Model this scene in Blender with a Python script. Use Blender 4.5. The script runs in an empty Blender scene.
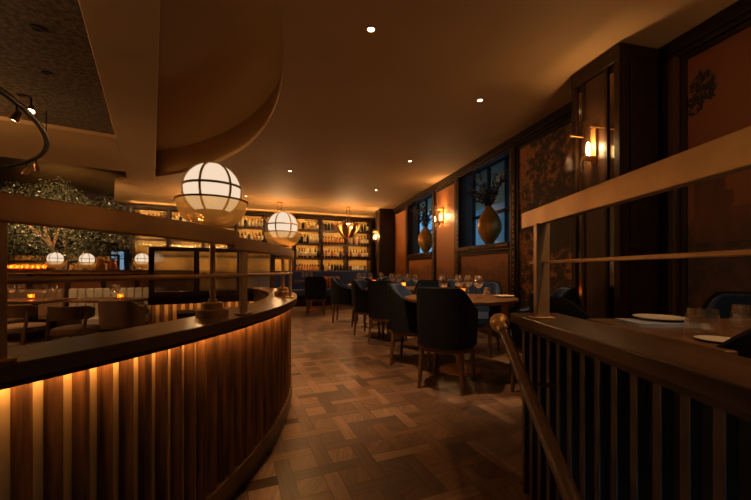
import bpy, bmesh, math, random
from mathutils import Vector, Matrix
random.seed(7)
C = bpy.context.scene.collection
PI = math.pi
R = math.radians
F, CX, HY, EYE = 350.0, 375.5, 270.0, 1.0     # focal length in pixels, principal column, horizon row, eye height

def AX(px, Y): return (px - CX) * Y / F
def AZ(py, Y): return EYE + (HY - py) * Y / F

# ------------------------------------------------------------------ materials
def new_mat(name):
    m = bpy.data.materials.new(name); m.use_nodes = True
    nt = m.node_tree; nt.nodes.clear()
    out = nt.nodes.new('ShaderNodeOutputMaterial')
    return m, nt, out
def bsdf(nt, out, col=(.5,.5,.5), rough=.5, metal=0, **kw):
    b = nt.nodes.new('ShaderNodeBsdfPrincipled')
    b.inputs['Base Color'].default_value = (*col, 1)
    b.inputs['Roughness'].default_value = rough
    b.inputs['Metallic'].default_value = metal
    for k, v in kw.items(): b.inputs[k].default_value = v
    nt.links.new(b.outputs[0], out.inputs[0])
    return b
def noise(nt, scale=5, detail=4, vec=None, stretch=None, coord='Object', rough=.55):
    tc = nt.nodes.new('ShaderNodeTexCoord')
    mp = nt.nodes.new('ShaderNodeMapping')
    nt.links.new(tc.outputs[coord], mp.inputs[0])
    if stretch: mp.inputs['Scale'].default_value = stretch
    n = nt.nodes.new('ShaderNodeTexNoise')
    n.inputs['Scale'].default_value = scale; n.inputs['Detail'].default_value = detail
    n.inputs['Roughness'].default_value = rough
    nt.links.new(mp.outputs[0], n.inputs['Vector'])
    return n
def ramp(nt, src, stops):
    r = nt.nodes.new('ShaderNodeValToRGB')
    el = r.color_ramp.elements
    el[0].position, el[0].color = stops[0][0], (*stops[0][1], 1)
    el[1].position, el[1].color = stops[-1][0], (*stops[-1][1], 1)
    for p, c in stops[1:-1]:
        e = el.new(p); e.color = (*c, 1)
    nt.links.new(src, r.inputs[0])
    return r
def bump(nt, src, b, strength=.2, dist=.01):
    bp = nt.nodes.new('ShaderNodeBump')
    bp.inputs['Strength'].default_value = strength; bp.inputs['Distance'].default_value = dist
    nt.links.new(src, bp.inputs['Height']); nt.links.new(bp.outputs[0], b.inputs['Normal'])
def mottled(name, c0, c1, rough=.5, metal=0, scale=6, stretch=None, bmp=0, lo=.3, hi=.7, detail=4, **kw):
    m, nt, out = new_mat(name)
    b = bsdf(nt, out, c0, rough, metal, **kw)
    n = noise(nt, scale, detail, stretch=stretch)
    r = ramp(nt, n.outputs['Fac'], [(lo, c0), (hi, c1)])
    nt.links.new(r.outputs[0], b.inputs['Base Color'])
    if bmp: bump(nt, n.outputs['Fac'], b, bmp)
    return m
def plain(name, c, rough=.5, metal=0, **kw):
    return mottled(name, c, tuple(x*.82 for x in c), rough, metal, 14, **kw)
def emit(name, c, s):
    m, nt, out = new_mat(name)
    e = nt.nodes.new('ShaderNodeEmission'); e.inputs[0].default_value = (*c, 1); e.inputs[1].default_value = s
    nt.links.new(e.outputs[0], out.inputs[0]); return m
def thin_glass(name, tint=(1,1,1), refl=(1,1,1), rough=.02, ior=1.45, haze=0, hazecol=(1,1,1)):
    m, nt, out = new_mat(name)
    t = nt.nodes.new('ShaderNodeBsdfTransparent'); t.inputs[0].default_value = (*tint, 1)
    g = nt.nodes.new('ShaderNodeBsdfGlossy'); g.inputs[0].default_value = (*refl, 1); g.inputs['Roughness'].default_value = rough
    lw = nt.nodes.new('ShaderNodeLayerWeight'); lw.inputs['Blend'].default_value = .5
    pw = nt.nodes.new('ShaderNodeMath'); pw.operation = 'POWER'; pw.inputs[1].default_value = 4
    ma = nt.nodes.new('ShaderNodeMath'); ma.operation = 'MULTIPLY_ADD'; ma.inputs[1].default_value = .6; ma.inputs[2].default_value = (ior-1)**2/(ior+1)**2*1.6
    nt.links.new(lw.outputs['Facing'], pw.inputs[0]); nt.links.new(pw.outputs[0], ma.inputs[0])
    mx = nt.nodes.new('ShaderNodeMixShader')
    nt.links.new(ma.outputs[0], mx.inputs[0]); nt.links.new(t.outputs[0], mx.inputs[1]); nt.links.new(g.outputs[0], mx.inputs[2])
    last = mx
    if haze:
        d = nt.nodes.new('ShaderNodeBsdfTranslucent'); d.inputs[0].default_value = (*hazecol, 1)
        m2 = nt.nodes.new('ShaderNodeMixShader'); m2.inputs[0].default_value = haze
        nt.links.new(mx.outputs[0], m2.inputs[1]); nt.links.new(d.outputs[0], m2.inputs[2]); last = m2
    nt.links.new(last.outputs[0], out.inputs[0]); return m

M = {}
M['oak'] = mottled('oak_brown', (.085,.038,.014), (.03,.012,.005), .38, 0, 9, (1,1,.08), .12)
M['counter'] = mottled('counter_wood', (.15,.07,.026), (.07,.03,.011), .3, 0, 7, (2.2,.35,1), .05)
M['dark_wood'] = mottled('dark_wood', (.036,.015,.006), (.014,.006,.003), .4, 0, 8, (1,1,.1), .05, **{'Specular IOR Level': .28})
M['baluster'] = mottled('baluster_wood', (.05,.021,.008), (.025,.01,.004), .45, 0, 9, (1,1,.1))
M['bent_wood'] = mottled('bent_ash', (.2,.11,.055), (.12,.062,.03), .42, 0, 10, (1,1,.2))
M['counter_dark'] = mottled('counter_dark', (.095,.042,.015), (.04,.017,.006), .3, 0, 7, (2.2,.35,1), .05)
M['base_brass'] = mottled('tarnished_brass', (.13,.07,.024), (.07,.036,.012), .45, .4, 7)
M['cage'] = mottled('satin_brass', (.75,.46,.2), (.6,.35,.14), .5, .15, 9)
M['slat'] = mottled('slat_oak', (.17,.07,.022), (.04,.015,.005), .5, 0, 26, (1.4,1.4,.1), .3, .35, .65, **{'Specular IOR Level': .2})
M['backing'] = mottled('brass_backing', (.62,.40,.17), (.52,.32,.13), .45, .2, 4, (1,1,.2))
M['brass'] = mottled('aged_brass', (.56,.31,.10), (.38,.19,.06), .38, .6, 7, (1,1,1), .05)
M['brass_pale'] = mottled('worn_brass', (.6,.38,.2), (.44,.26,.13), .42, .55, 9, (1,1,.5), .05)
M['brass_dark'] = mottled('dark_brass', (.3,.16,.055), (.19,.095,.03), .4, .55, 7)
M['velvet'] = mottled('blue_velvet', (.02,.044,.125), (.012,.026,.075), .75, 0, 30, None, .1, **{'Specular IOR Level': .2, 'Sheen Weight': .15, 'Sheen Roughness': .4})
M['velvet_shaded'] = mottled('shaded_blue_velvet', (.0085,.0088,.012), (.005,.0053,.0075), .85, 0, 60, None, .15, **{'Specular IOR Level': .12})  # same velvet as the pads, with the shade put into its colour
M['banq'] = mottled('navy_banquette', (.03,.06,.22), (.02,.042,.16), .75, 0, 20, None, .1)
M['cream_leather'] = mottled('cream_leather', (.42,.36,.29), (.34,.29,.23), .5, 0, 8, None, .08)
M['tan_leather'] = mottled('tan_leather', (.22,.13,.07), (.14,.08,.045), .5, 0, 8, None, .08)
M['chair_wood'] = mottled('chair_walnut', (.10,.045,.017), (.05,.022,.009), .4, 0, 10, (1,1,.2))
M['plaster'] = mottled('warm_plaster', (.47,.29,.12), (.43,.26,.105), .72, 0, 1.5, None, .02)
M['plaster_dark'] = mottled('textured_panel', (.17,.11,.06), (.05,.033,.018), .85, 0, 26, None, .6, .35, .62, 8)
M['gloss_ceiling'] = mottled('lacquer_ceiling', (.14,.085,.03), (.06,.035,.014), .3, 0, 3, (1,4,1), .1)
M['black'] = mottled('black_metal', (.012,.011,.011), (.007,.007,.007), .4, .3, 10)
M['glass'] = thin_glass('clear_glass', (.97,.96,.94), (1,1,1), .02, 1.5)
M['wine'] = thin_glass('drinking_glass', (.985,.97,.95), (1,1,1), .1, 2.2)
M['pane'] = thin_glass('window_pane', (.9,.95,1), (1,1,1), .02)
M['amber_bowl'] = thin_glass('amber_glass', (.97,.82,.55), (1,.75,.4), .08, 1.3, .5, (1,.50,.12))
M['votive'] = thin_glass('amber_votive', (.95,.6,.25), (1,.8,.5), .05, 1.45, .45, (1,.55,.2))
M['globe'] = emit('opal_globe', (1,.76,.54), .46)
M['bulb'] = emit('bulb_glow', (1,.66,.32), 30)
M['spot_face'] = emit('downlight_face', (1,.72,.42), 9)
M['flame'] = emit('flame', (1,.5,.16), 18)
M['led'] = emit('led_warm', (1,.5,.16), 19)
M['led_shelf'] = emit('led_shelf', (1,.55,.17), 36)
M['dome_fill'] = emit('dome_fill', (1,.52,.18), 1.5)
M['led_low'] = emit('led_low', (1,.5,.16), 9)
M['led_cove'] = emit('led_cove', (1,.5,.15), 12)
M['china'] = plain('white_china', (.62,.55,.46), .3)
M['bottle_dark'] = mottled('dark_green_glass', (.012,.014,.008), (.006,.007,.004), .15, 0, 8)
M['bottle_amber'] = mottled('amber_spirit', (.32,.12,.02), (.2,.07,.012), .15, 0, 8)
M['bottle_pale'] = mottled('pale_glass', (.42,.36,.25), (.34,.28,.19), .15, 0, 8)
M['label_cream'] = plain('cream_paper', (.55,.47,.36), .7)
M['label_red'] = plain('red_paper', (.28,.07,.035), .6)
M['label_orange'] = plain('orange_paper', (.5,.2,.06), .6)
M['foil_gold'] = mottled('gold_foil', (.6,.36,.1), (.45,.26,.07), .35, .7, 20)
M['foil_black'] = plain('black_foil', (.015,.013,.012), .35)
M['foil_red'] = plain('red_foil', (.25,.03,.02), .35)
M['shelf_back'] = mottled('shelf_back_panel', (.52,.33,.10), (.42,.25,.07), .5, 0, 5)
M['gold'] = mottled('gold_lustre', (.75,.43,.10), (.45,.23,.045), .3, .4, 5, None, .15)
M['leaf'] = mottled('leaf_green', (.035,.045,.03), (.018,.024,.016), .5, 0, 6)
M['olive_leaf'] = mottled('olive_leaf', (.075,.078,.045), (.02,.023,.014), .35, 0, 2.5)
M['bark'] = mottled('bark', (.2,.12,.06), (.1,.06,.03), .8, 0, 12, (1,1,.3), .3)
M['blossom'] = plain('dried_blossom', (.22,.10,.06), .7)
M['copper'] = mottled('copper', (.5,.2,.07), (.36,.13,.045), .3, .85, 6)
M['orange_cloth'] = mottled('rust_cushion', (.42,.14,.035), (.2,.06,.018), .8, 0, 11, None, .1)
M['napkin'] = plain('brown_cloth', (.16,.10,.07), .8)
M['paper_blue'] = plain('pale_blue_card', (.28,.31,.42), .6)
M['brick_floor'] = mottled('dark_floor', (.05,.027,.014), (.03,.016,.008), .45, 0, 5)
M['blue_reveal'] = plain('blue_grey_reveal', (.13,.17,.2), .6)
M['mirror'] = mottled('antique_mirror', (.5,.42,.3), (.35,.28,.19), .12, 1, 9)
M['white_card'] = plain('white_card', (.6,.55,.47), .6)

def mural(name, base, base2, dark, dark2, horizon_z, spread, speck=None):
    m, nt, out = new_mat(name)
    b = bsdf(nt, out, base, .55)
    n1 = noise(nt, 1.6, 8, rough=.7)
    tc = nt.nodes.new('ShaderNodeTexCoord'); sp = nt.nodes.new('ShaderNodeSeparateXYZ')
    nt.links.new(tc.outputs['Object'], sp.inputs[0])
    a = nt.nodes.new('ShaderNodeMath'); a.operation = 'MULTIPLY_ADD'      # noise * spread + (horizon - z)
    nt.links.new(n1.outputs['Fac'], a.inputs[0]); a.inputs[1].default_value = spread
    s = nt.nodes.new('ShaderNodeMath'); s.operation = 'SUBTRACT'; s.inputs[0].default_value = horizon_z - spread*.5
    nt.links.new(sp.outputs['Z'], s.inputs[1]); nt.links.new(s.outputs[0], a.inputs[2])
    mask = ramp(nt, a.outputs[0], [(.0, (0,0,0)), (.12, (1,1,1))])
    n2 = noise(nt, 1.1, 3); sky = ramp(nt, n2.outputs['Fac'], [(.35, base), (.65, base2)])
    n3 = noise(nt, 9, 9, rough=.75); land = ramp(nt, n3.outputs['Fac'], [(.4, dark), (.62, dark2)])
    mx = nt.nodes.new('ShaderNodeMixRGB')
    nt.links.new(mask.outputs[0], mx.inputs[0]); nt.links.new(sky.outputs[0], mx.inputs[1]); nt.links.new(land.outputs[0], mx.inputs[2])
    nt.links.new(mx.outputs[0], b.inputs['Base Color'])
    return m
M['mural_orange'] = mural('mural_orange', (.5,.19,.05), (.42,.15,.036), (.22,.085,.024), (.34,.14,.036), .95, .9)
M['mural_red'] = mural('mural_red', (.27,.074,.016), (.22,.056,.012), (.026,.013,.008), (.12,.04,.015), 1.22, 1.1)
def tapestry():
    m, nt, out = new_mat('floral_tapestry')
    b = bsdf(nt, out, (.1,.05,.02), .6)
    n1 = noise(nt, 1.1, 3); n2 = noise(nt, 11, 9, rough=.75)
    ad = nt.nodes.new('ShaderNodeMath'); ad.operation = 'MULTIPLY_ADD'
    nt.links.new(n1.outputs['Fac'], ad.inputs[0]); ad.inputs[1].default_value = .95; nt.links.new(n2.outputs['Fac'], ad.inputs[2])
    r = ramp(nt, ad.outputs[0], [(.8, (.04,.021,.011)), (1.0, (.11,.048,.018)), (1.0, (.5,.19,.045))])
    r.color_ramp.elements[0].position = .42
    mp = nt.nodes.new('ShaderNodeMath'); mp.operation = 'MULTIPLY'; mp.inputs[1].default_value = .62
    nt.links.new(ad.outputs[0], mp.inputs[0]); nt.links.new(mp.outputs[0], r.inputs[0])
    e = r.color_ramp.elements
    e[0].position, e[1].position, e[2].position = .60, .69, .78
    nt.links.new(r.outputs[0], b.inputs['Base Color'])
    return m
M['tapestry'] = tapestry()
def parquet():
    m, nt, out = new_mat('parquet')
    b = bsdf(nt, out, (.1,.05,.02), .42)
    at = nt.nodes.new('ShaderNodeAttribute'); at.attribute_name = 'tone'
    uv = nt.nodes.new('ShaderNodeUVMap')
    mp = nt.nodes.new('ShaderNodeMapping'); mp.inputs['Scale'].default_value = (4, 55, 1)
    nt.links.new(uv.outputs[0], mp.inputs[0])
    n = nt.nodes.new('ShaderNodeTexNoise'); n.inputs['Scale'].default_value = 1; n.inputs['Detail'].default_value = 5
    nt.links.new(mp.outputs[0], n.inputs['Vector'])
    g = ramp(nt, n.outputs['Fac'], [(.3, (.6,.6,.6)), (.72, (1.15,1.12,1.1))])
    mx = nt.nodes.new('ShaderNodeMixRGB'); mx.blend_type = 'MULTIPLY'; mx.inputs[0].default_value = 1
    nt.links.new(at.outputs['Color'], mx.inputs[1]); nt.links.new(g.outputs[0], mx.inputs[2])
    nt.links.new(mx.outputs[0], b.inputs['Base Color'])
    bump(nt, n.outputs['Fac'], b, .12, .004)
    return m
M['parquet'] = parquet()
def reeded():
    m, nt, out = new_mat('reeded_glass')
    b = nt.nodes.new('ShaderNodeBsdfRefraction'); b.inputs['Roughness'].default_value = .2; b.inputs['IOR'].default_value = 1.1
    b.inputs[0].default_value = (.88,.84,.78,1)
    g = nt.nodes.new('ShaderNodeBsdfGlossy'); g.inputs['Roughness'].default_value = .25
    d = nt.nodes.new('ShaderNodeBsdfDiffuse'); d.inputs[0].default_value = (.6,.55,.48,1)
    mx = nt.nodes.new('ShaderNodeMixShader'); mx.inputs[0].default_value = .1
    m2 = nt.nodes.new('ShaderNodeMixShader'); m2.inputs[0].default_value = .26
    nt.links.new(b.outputs[0], mx.inputs[1]); nt.links.new(g.outputs[0], mx.inputs[2])
    nt.links.new(mx.outputs[0], m2.inputs[1]); nt.links.new(d.outputs[0], m2.inputs[2])
    nt.links.new(m2.outputs[0], out.inputs[0]); return m
M['reeded'] = reeded()

# ------------------------------------------------------------------ mesh helpers
def box(bm, c, s, rz=0, mat=0, rot=None):
    vs = []
    mt = Matrix.Rotation(rz, 3, 'Z') if rot is None else rot
    for dz in (-.5, .5):
        for dx, dy in ((-.5,-.5), (.5,-.5), (.5,.5), (-.5,.5)):
            vs.append(bm.verts.new(Vector(c) + mt @ Vector((dx*s[0], dy*s[1], dz*s[2]))))
    for f in ((3,2,1,0), (4,5,6,7), (0,1,5,4), (1,2,6,5), (2,3,7,6), (3,0,4,7)):
        bm.faces.new([vs[i] for i in f]).material_index = mat
def lathe(bm, prof, c=(0,0,0), seg=16, mats=None, a0=0):
    rings = []
    for r, z in prof:
        if r < 1e-6: rings.append([bm.verts.new((c[0], c[1], c[2]+z))])
        else: rings.append([bm.verts.new((c[0]+r*math.cos(a0+2*PI*k/seg), c[1]+r*math.sin(a0+2*PI*k/seg), c[2]+z)) for k in range(seg)])
    for i in range(len(rings)-1):
        a, b = rings[i], rings[i+1]
        mi = mats[i] if mats else 0
        for k in range(seg):
            k2 = (k+1) % seg
            if len(a) == 1 and len(b) == 1: continue
            if len(a) == 1: f = [a[0], b[k2], b[k]]
            elif len(b) == 1: f = [a[k], a[k2], b[0]]
            else: f = [a[k], a[k2], b[k2], b[k]]
            try: bm.faces.new(f).material_index = mi
            except ValueError: pass
def tube(bm, pts, r, seg=8, closed=False, mat=0):
    pts = [Vector(p) for p in pts]; n = len(pts)
    rs = r if isinstance(r, (list, tuple)) else [r]*n
    rings = []; up = None
    for i, p in enumerate(pts):
        if closed: t = pts[(i+1) % n] - pts[i-1]
        else: t = pts[min(i+1, n-1)] - pts[max(i-1, 0)]
        t.normalize()
        if up is None:
            up = Vector((0,0,1)) if abs(t.z) < .9 else Vector((1,0,0))
        x = t.cross(up).normalized(); y = x.cross(t).normalized(); up = y
        rings.append([bm.verts.new(p + rs[i]*(math.cos(2*PI*k/seg)*x + math.sin(2*PI*k/seg)*y)) for k in range(seg)])
    for i in range(n if closed else n-1):
        a, b = rings[i], rings[(i+1) % n]
        for k in range(seg):
            bm.faces.new([a[k], a[(k+1)%seg], b[(k+1)%seg], b[k]]).material_index = mat
    if not closed:
        bm.faces.new(rings[0][::-1]).material_index = mat; bm.faces.new(rings[-1]).material_index = mat
def prism(bm, poly, z0, z1, mat=0):
    lo = [bm.verts.new((x, y, z0)) for x, y in poly]; hi = [bm.verts.new((x, y, z1)) for x, y in poly]
    n = len(poly)
    bm.faces.new(lo[::-1]).material_index = mat; bm.faces.new(hi).material_index = mat
    for i in range(n): bm.faces.new([lo[i], lo[(i+1)%n], hi[(i+1)%n], hi[i]]).material_index = mat
def strip(bm, inner, outer, z0, z1, mat=0):
    """a band between two polylines of equal length, z0..z1"""
    q = [[bm.verts.new((p[0], p[1], z)) for p, z in ((a, z0), (b, z0), (b, z1), (a, z1))] for a, b in zip(inner, outer)]
    for i in range(len(q)-1):
        for k in range(4):
            bm.faces.new([q[i][k], q[i][(k+1)%4], q[i+1][(k+1)%4], q[i+1][k]]).material_index = mat
    bm.faces.new(q[0]).material_index = mat; bm.faces.new(q[-1][::-1]).material_index = mat
def sphere(bm, c, r, seg=16, rings=10, sc=(1,1,1)):
    prof = [(r*math.sin(PI*i/rings)*sc[0], -r*math.cos(PI*i/rings)*sc[2]) for i in range(rings+1)]
    prof[0] = (0, prof[0][1]); prof[-1] = (0, prof[-1][1])
    lathe(bm, prof, c, seg)
def fin(bm): bmesh.ops.recalc_face_normals(bm, faces=bm.faces[:])
def obj(name, bm, mats, parent=None, loc=(0,0,0), rz=0, bevel=0, smooth=True, recalc=True):
    if recalc: fin(bm)
    me = bpy.data.meshes.new(name); bm.to_mesh(me); bm.free()
    if not isinstance(mats, (list, tuple)): mats = [mats]
    for m in mats: me.materials.append(M[m] if isinstance(m, str) else m)
    if smooth:
        for p in me.polygons: p.use_smooth = True
        me.set_sharp_from_angle(angle=R(38))
    o = bpy.data.objects.new(name, me); C.objects.link(o)
    o.location = loc; o.rotation_euler.z = rz
    if parent is not None: o.parent = parent
    if bevel:
        b = o.modifiers.new('bevel', 'BEVEL'); b.width = bevel; b.segments = 2; b.limit_method = 'ANGLE'
    return o
def N(): return bmesh.new()
def tag(o, label, cat, group=None):
    o['label'] = label; o['category'] = cat
    if group: o['group'] = group
    elif 'group' in o: del o['group']
    return o
def thing(name, label, cat, loc=(0,0,0), rz=0, group=None):
    o = bpy.data.objects.new(name, None); C.objects.link(o)
    o.empty_display_size = .1
    o.location = loc; o.rotation_euler.z = rz
    return tag(o, label, cat, group)
def struct(o): o['kind'] = 'structure'; return o
def sbox(name, c, s, mat, rz=0, bevel=0):
    bm = N(); box(bm, (0,0,0), s); return struct(obj(name, bm, mat, loc=c, rz=rz, bevel=bevel))
def dup(root, loc, rz, label=None, group=None):
    r = root.copy(); C.objects.link(r); r.location = loc; r.rotation_euler.z = rz
    if label: r['label'] = label
    if group: r['group'] = group
    for ch in list(root.children):
        c = ch.copy(); C.objects.link(c); c.parent = r
        for g in ch.children:
            d = g.copy(); C.objects.link(d); d.parent = c
    return r
def light(kind, name, loc, energy, col=(1,.6,.28), parent=None, **kw):
    l = bpy.data.lights.new(name, kind); l.energy = energy; l.color = col
    for k, v in kw.items(): setattr(l, k, v)
    o = bpy.data.objects.new(name, l); C.objects.link(o); o.location = loc
    if parent: o.parent = parent
    return o
WARM = (1,.56,.24)

# ------------------------------------------------------------------ room frames
CEIL = 2.8
WO, WRZ = Vector((3.05,0,0)), math.atan2(.9727,-.2321)       # right wall: local x runs away from us, local y into the room
def W(s, t, z=0):
    return Vector((WO.x - .2321*s - .9727*t, .9727*s - .2321*t, z))
SO, SRZ = Vector((-6.47,9.15,0)), math.atan2(.387,.922)       # bottle wall: local x to the right, local y away from us
def S(s, t, z=0):
    return Vector((SO.x + .922*s - .387*t, SO.y + .387*s + .922*t, z))
LO, LRZ = Vector((-1.93,2.27,0)), R(32.5)                     # beam frame
def L(x, y, z=0):
    c, s_ = math.cos(LRZ), math.sin(LRZ)
    return Vector((LO.x + c*x - s_*y, LO.y + s_*x + c*y, z))
PC = (-3.84, 2.0)                                             # centre of the curved partition
def arc(r, a): return (PC[0] + r*math.cos(a), PC[1] + r*math.sin(a))
A0, A1 = R(-38), R(41)
def arcpts(r, n=60, a0=A0, a1=A1): return [arc(r, a0+(a1-a0)*i/(n-1)) for i in range(n)]
def arcx(r, Y): return PC[0] + math.sqrt(max(r*r-(Y-PC[1])**2, 0))
PA, PB = Vector((-2.27,3.5,0)), Vector((-1.18,4.1,0))         # glazed partition ends

# ------------------------------------------------------------------ floors
def right_floor(x, y):
    if x > .66: return y > -1.2
    if y < .95: return False
    if y < 4.08: return x > arcx(3.24, y)
    return x > -5 - (y-4.1)*.2 and (x > PB.x or (y - PB.y) > (x-PB.x)*.55 + .02)
bm = N()
tone = bm.loops.layers.float_color.new('tone'); uvl = bm.loops.layers.uv.new('UVMap')
ps, pw = .135, .075; pp = ps + pw
pc, psn = math.cos(R(22.6)), math.sin(R(22.6))
tones = [(.165,.094,.056), (.135,.075,.043), (.115,.062,.034), (.20,.118,.07), (.09,.05,.031), (.072,.044,.03), (.15,.078,.04)]
def plank(x0, y0, x1, y1, ang):
    cx, cy = (x0+x1)/2, (y0+y1)/2
    wx, wy = pc*cx - psn*cy, psn*cx + pc*cy
    if not right_floor(wx, wy): return
    g = .0012
    co = [(x0+g,y0+g), (x1-g,y0+g), (x1-g,y1-g), (x0+g,y1-g)]
    f = bm.faces.new([bm.verts.new((pc*a-psn*b, psn*a+pc*b, 0)) for a, b in co])
    t = random.choice(tones); k = random.uniform(.85,1.12); ou, ov = random.uniform(0,50), random.uniform(0,50)
    ca, sa = math.cos(ang), math.sin(ang)
    for lp, (a, b) in zip(f.loops, co):
        lp[tone] = (t[0]*k, t[1]*k*1.02, t[2]*k*1.15, 1)
        lp[uvl].uv = (ca*a+sa*b+ou, -sa*a+ca*b+ov)
for i in range(-40, 75):
    for j in range(-25, 75):
        x, y = i*pp, j*pp
        plank(x+pw, y+pw, x+pp, y+pp, random.choice((R(45), R(-45), R(20), R(70))))
        if (i+j) % 2 == 0: plank(x-ps, y, x+pw+ps, y+pw, 0)
        else: plank(x, y-ps, x+pw, y+pw+ps, R(90))
fl = struct(obj('floor', bm, 'parquet', smooth=False))
bm = N()
edge = [arc(3.22, R(-19.1)+(A1-R(-19.1))*i/30) for i in range(31)]
poly = [(.66,.95), (.66,-1.2), (4.2,-1.2), (1,13), (-9,10), (-5,4.5), (PA.x,PA.y), (PB.x-.08,PB.y)] + edge[::-1]
prism(bm, poly, -.9, -.004)
struct(obj('floor_slab', bm, 'dark_wood', smooth=False))
sbox('floor_lower', (-6.5,3.5,-.25), (12,14,.1), 'brick_floor')
bm = N()
for k in range(4):
    box(bm, (.04, .95-.14-.28*k, -.5-.085*(k+1)), (1.2, .28, 1.0-.17*(k+1)+.0))
box(bm, (.04,-1.2,-.85), (1.2,2.6,.1))
struct(obj('step', bm, 'dark_wood', bevel=.01))

# ------------------------------------------------------------------ ceiling
RC, RR = (-6.12,1.57), 5.52
def rim(a, r=RR): return (RC[0]+r*math.cos(a), RC[1]+r*math.sin(a))
ra = [R(69.5) - R(69.5+42)*i/60 for i in range(61)]
bm = N()
main = [(4.3,-2.3), tuple(W(12.6,-.2).xy), tuple(S(7.6,.6).xy), tuple(S(-.35,.6).xy), tuple(S(-.3,0).xy), (-5.25,7.05)] + [rim(a) for a in ra] + [(-1.9,-2.3)]
prism(bm, main[::-1], CEIL, CEIL+.06)
struct(obj('ceiling', bm, 'plaster'))
ra2 = [R(75) - R(75-27.5)*i/70 for i in range(71)]
bm = N()
strip(bm, [rim(a, RR+.14) for a in ra2], [rim(a, RR+.2) for a in ra2], CEIL+.05, CEIL+.57)
box(bm, (-4,4.5,CEIL+.6), (20,20,.08))
struct(obj('ceiling_recess', bm, 'plaster'))
bm = N(); strip(bm, [rim(a, RR+.025) for a in ra], [rim(a, RR+.045) for a in ra], CEIL+.06, CEIL+.065); struct(obj('trim_20', bm, 'dome_fill'))  # glowing strip added out of sight above the rim to brighten the recess
bm = N(); box(bm, (.225,.2,3.1), (.45,10.2,.7))
struct(obj('beam', bm, 'plaster', loc=LO, rz=LRZ, bevel=.006))
bm = N(); box(bm, (-4,3.78,3.0), (8,1.86,.5))
struct(obj('soffit', bm, 'plaster', loc=LO, rz=LRZ, bevel=.006))
bm = N(); box(bm, (-4,-1.2,2.84), (8,8.1,.08))
struct(obj('ceiling_panel', bm, 'plaster_dark', loc=LO, rz=LRZ))
bm = N(); prism(bm, [tuple(L(-9,4.2).xy), tuple(L(.42,4.2).xy), (-4.6,7.4), tuple(S(-.1,.6).xy), tuple(S(-7,.6).xy)], 3.0, 3.05)
struct(obj('ceiling_bar', bm, 'gloss_ceiling'))

# ------------------------------------------------------------------ outer walls
def wall_strip(name, p, q, z0, z1, mat, th=.1):
    p, q = Vector(p), Vector(q); d = q-p; a = math.atan2(d.y, d.x)
    bm = N(); box(bm, (d.length/2,-th/2,(z0+z1)/2), (d.length, th, z1-z0))
    return struct(obj(name, bm, mat, loc=(p.x,p.y,0), rz=a))
wall_strip('wall_left', (-12,10), (-12,-2.6), -.3, 3.5, 'dark_wood')
wall_strip('wall_front', (-12,-2.5), (4.5,-2.5), -1.0, 3.5, 'dark_wood')
p, q = S(-7,.55), S(8,.55)
bm = N(); box(bm, (.5,.6,1.5), (15,.1,3.6)); struct(obj('wall_back', bm, 'dark_wood', loc=SO, rz=SRZ))

# right wall with two window openings
WIN = [(9.0,9.42,0), ]
bm = N()
wins = [(4.98,6.50), (7.72,9.36)]
zs0, zs1 = 1.40, 2.74
def wbox(s0, s1, z0, z1, t0=-.1, t1=0.0, b=None):
    box(b or bm, ((s0+s1)/2, (t0+t1)/2, (z0+z1)/2), (s1-s0, t1-t0, z1-z0))
wbox(-2.6, wins[0][0], 0, CEIL); wbox(wins[0][1], wins[1][0], 0, CEIL); wbox(wins[1][1], 12.8, 0, CEIL)
for a, b_ in wins:
    wbox(a, b_, 0, zs0-.02); wbox(a, b_, zs1, CEIL)
struct(obj('wall_right', bm, 'dark_wood', loc=WO, rz=WRZ))
# window alcoves: reveal, sash bars, pane
for n, (a, b_) in enumerate(wins):
    bm = N()
    wbox(a-.05, a, zs0-.05, zs1+.05, -.28, -.02); wbox(b_, b_+.05, zs0-.05, zs1+.05, -.28, -.02)
    wbox(a-.05, b_+.05, zs1, zs1+.05, -.28, -.02); wbox(a-.05, b_+.05, zs0-.06, zs0-.005, -.28, -.02)
    win = struct(obj('window_%d' % (n+1), bm, 'blue_reveal', loc=WO, rz=WRZ))
    bm = N()
    w = b_-a
    for k in (0, .34, .67, 1): box(bm, (a+w*k, -.26, (zs0+zs1)/2), (.045, .05, zs1-zs0))
    for k in (.0, .4, 1): box(bm, ((a+b_)/2, -.26, zs0+(zs1-zs0)*k), (w, .05, .045))
    obj('sash', bm, 'black', win)
    bm = N(); box(bm, ((a+b_)/2, -.275, (zs0+zs1)/2), (w, .006, zs1-zs0)); obj('pane', bm, 'pane', win)
# street outside the windows
bm = N(); box(bm, (15,-4.2,1.5), (46,.1,7)); 
struct(obj('wall_outside', bm, mottled('dusk_facade', (.30,.36,.38), (.14,.19,.23), .8, 0, 1.2, (1,1,.5)), loc=WO, rz=WRZ))

# cornice, stiles, ledges, skirting
bm = N(); wbox(-2.6, 12.7, 2.70, CEIL, 0, .07); wbox(-2.6, 12.7, 2.66, 2.70, 0, .045)
struct(obj('trim_1', bm, 'dark_wood', loc=WO, rz=WRZ, bevel=.006))
bm = N(); wbox(-2.6, 12.7, .002, .16, 0, .03)
struct(obj('baseboard_right', bm, 'dark_wood', loc=WO, rz=WRZ, bevel=.004))
k = 2
for s0, s1 in ((4.85,4.98), (6.50,6.64), (7.60,7.72), (9.36,9.5)):
    bm = N(); wbox(s0, s1, .16, 2.70, 0, .05)
    st = struct(obj('trim_%d' % k, bm, 'dark_wood', loc=WO, rz=WRZ, bevel=.006)); k += 1
    bm = N(); mid = (s0+s1)/2
    wbox(mid+.02, mid+.035, .2, 2.66, .048, .054)
    z = .5
    while z < 2.1:
        h = random.uniform(.02,.07); wbox(mid-.035, mid-.005, z, z+h, .048, .054); z += h + random.uniform(.015,.05)
    obj('gold_inlay', bm, 'brass_dark', st)
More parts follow.
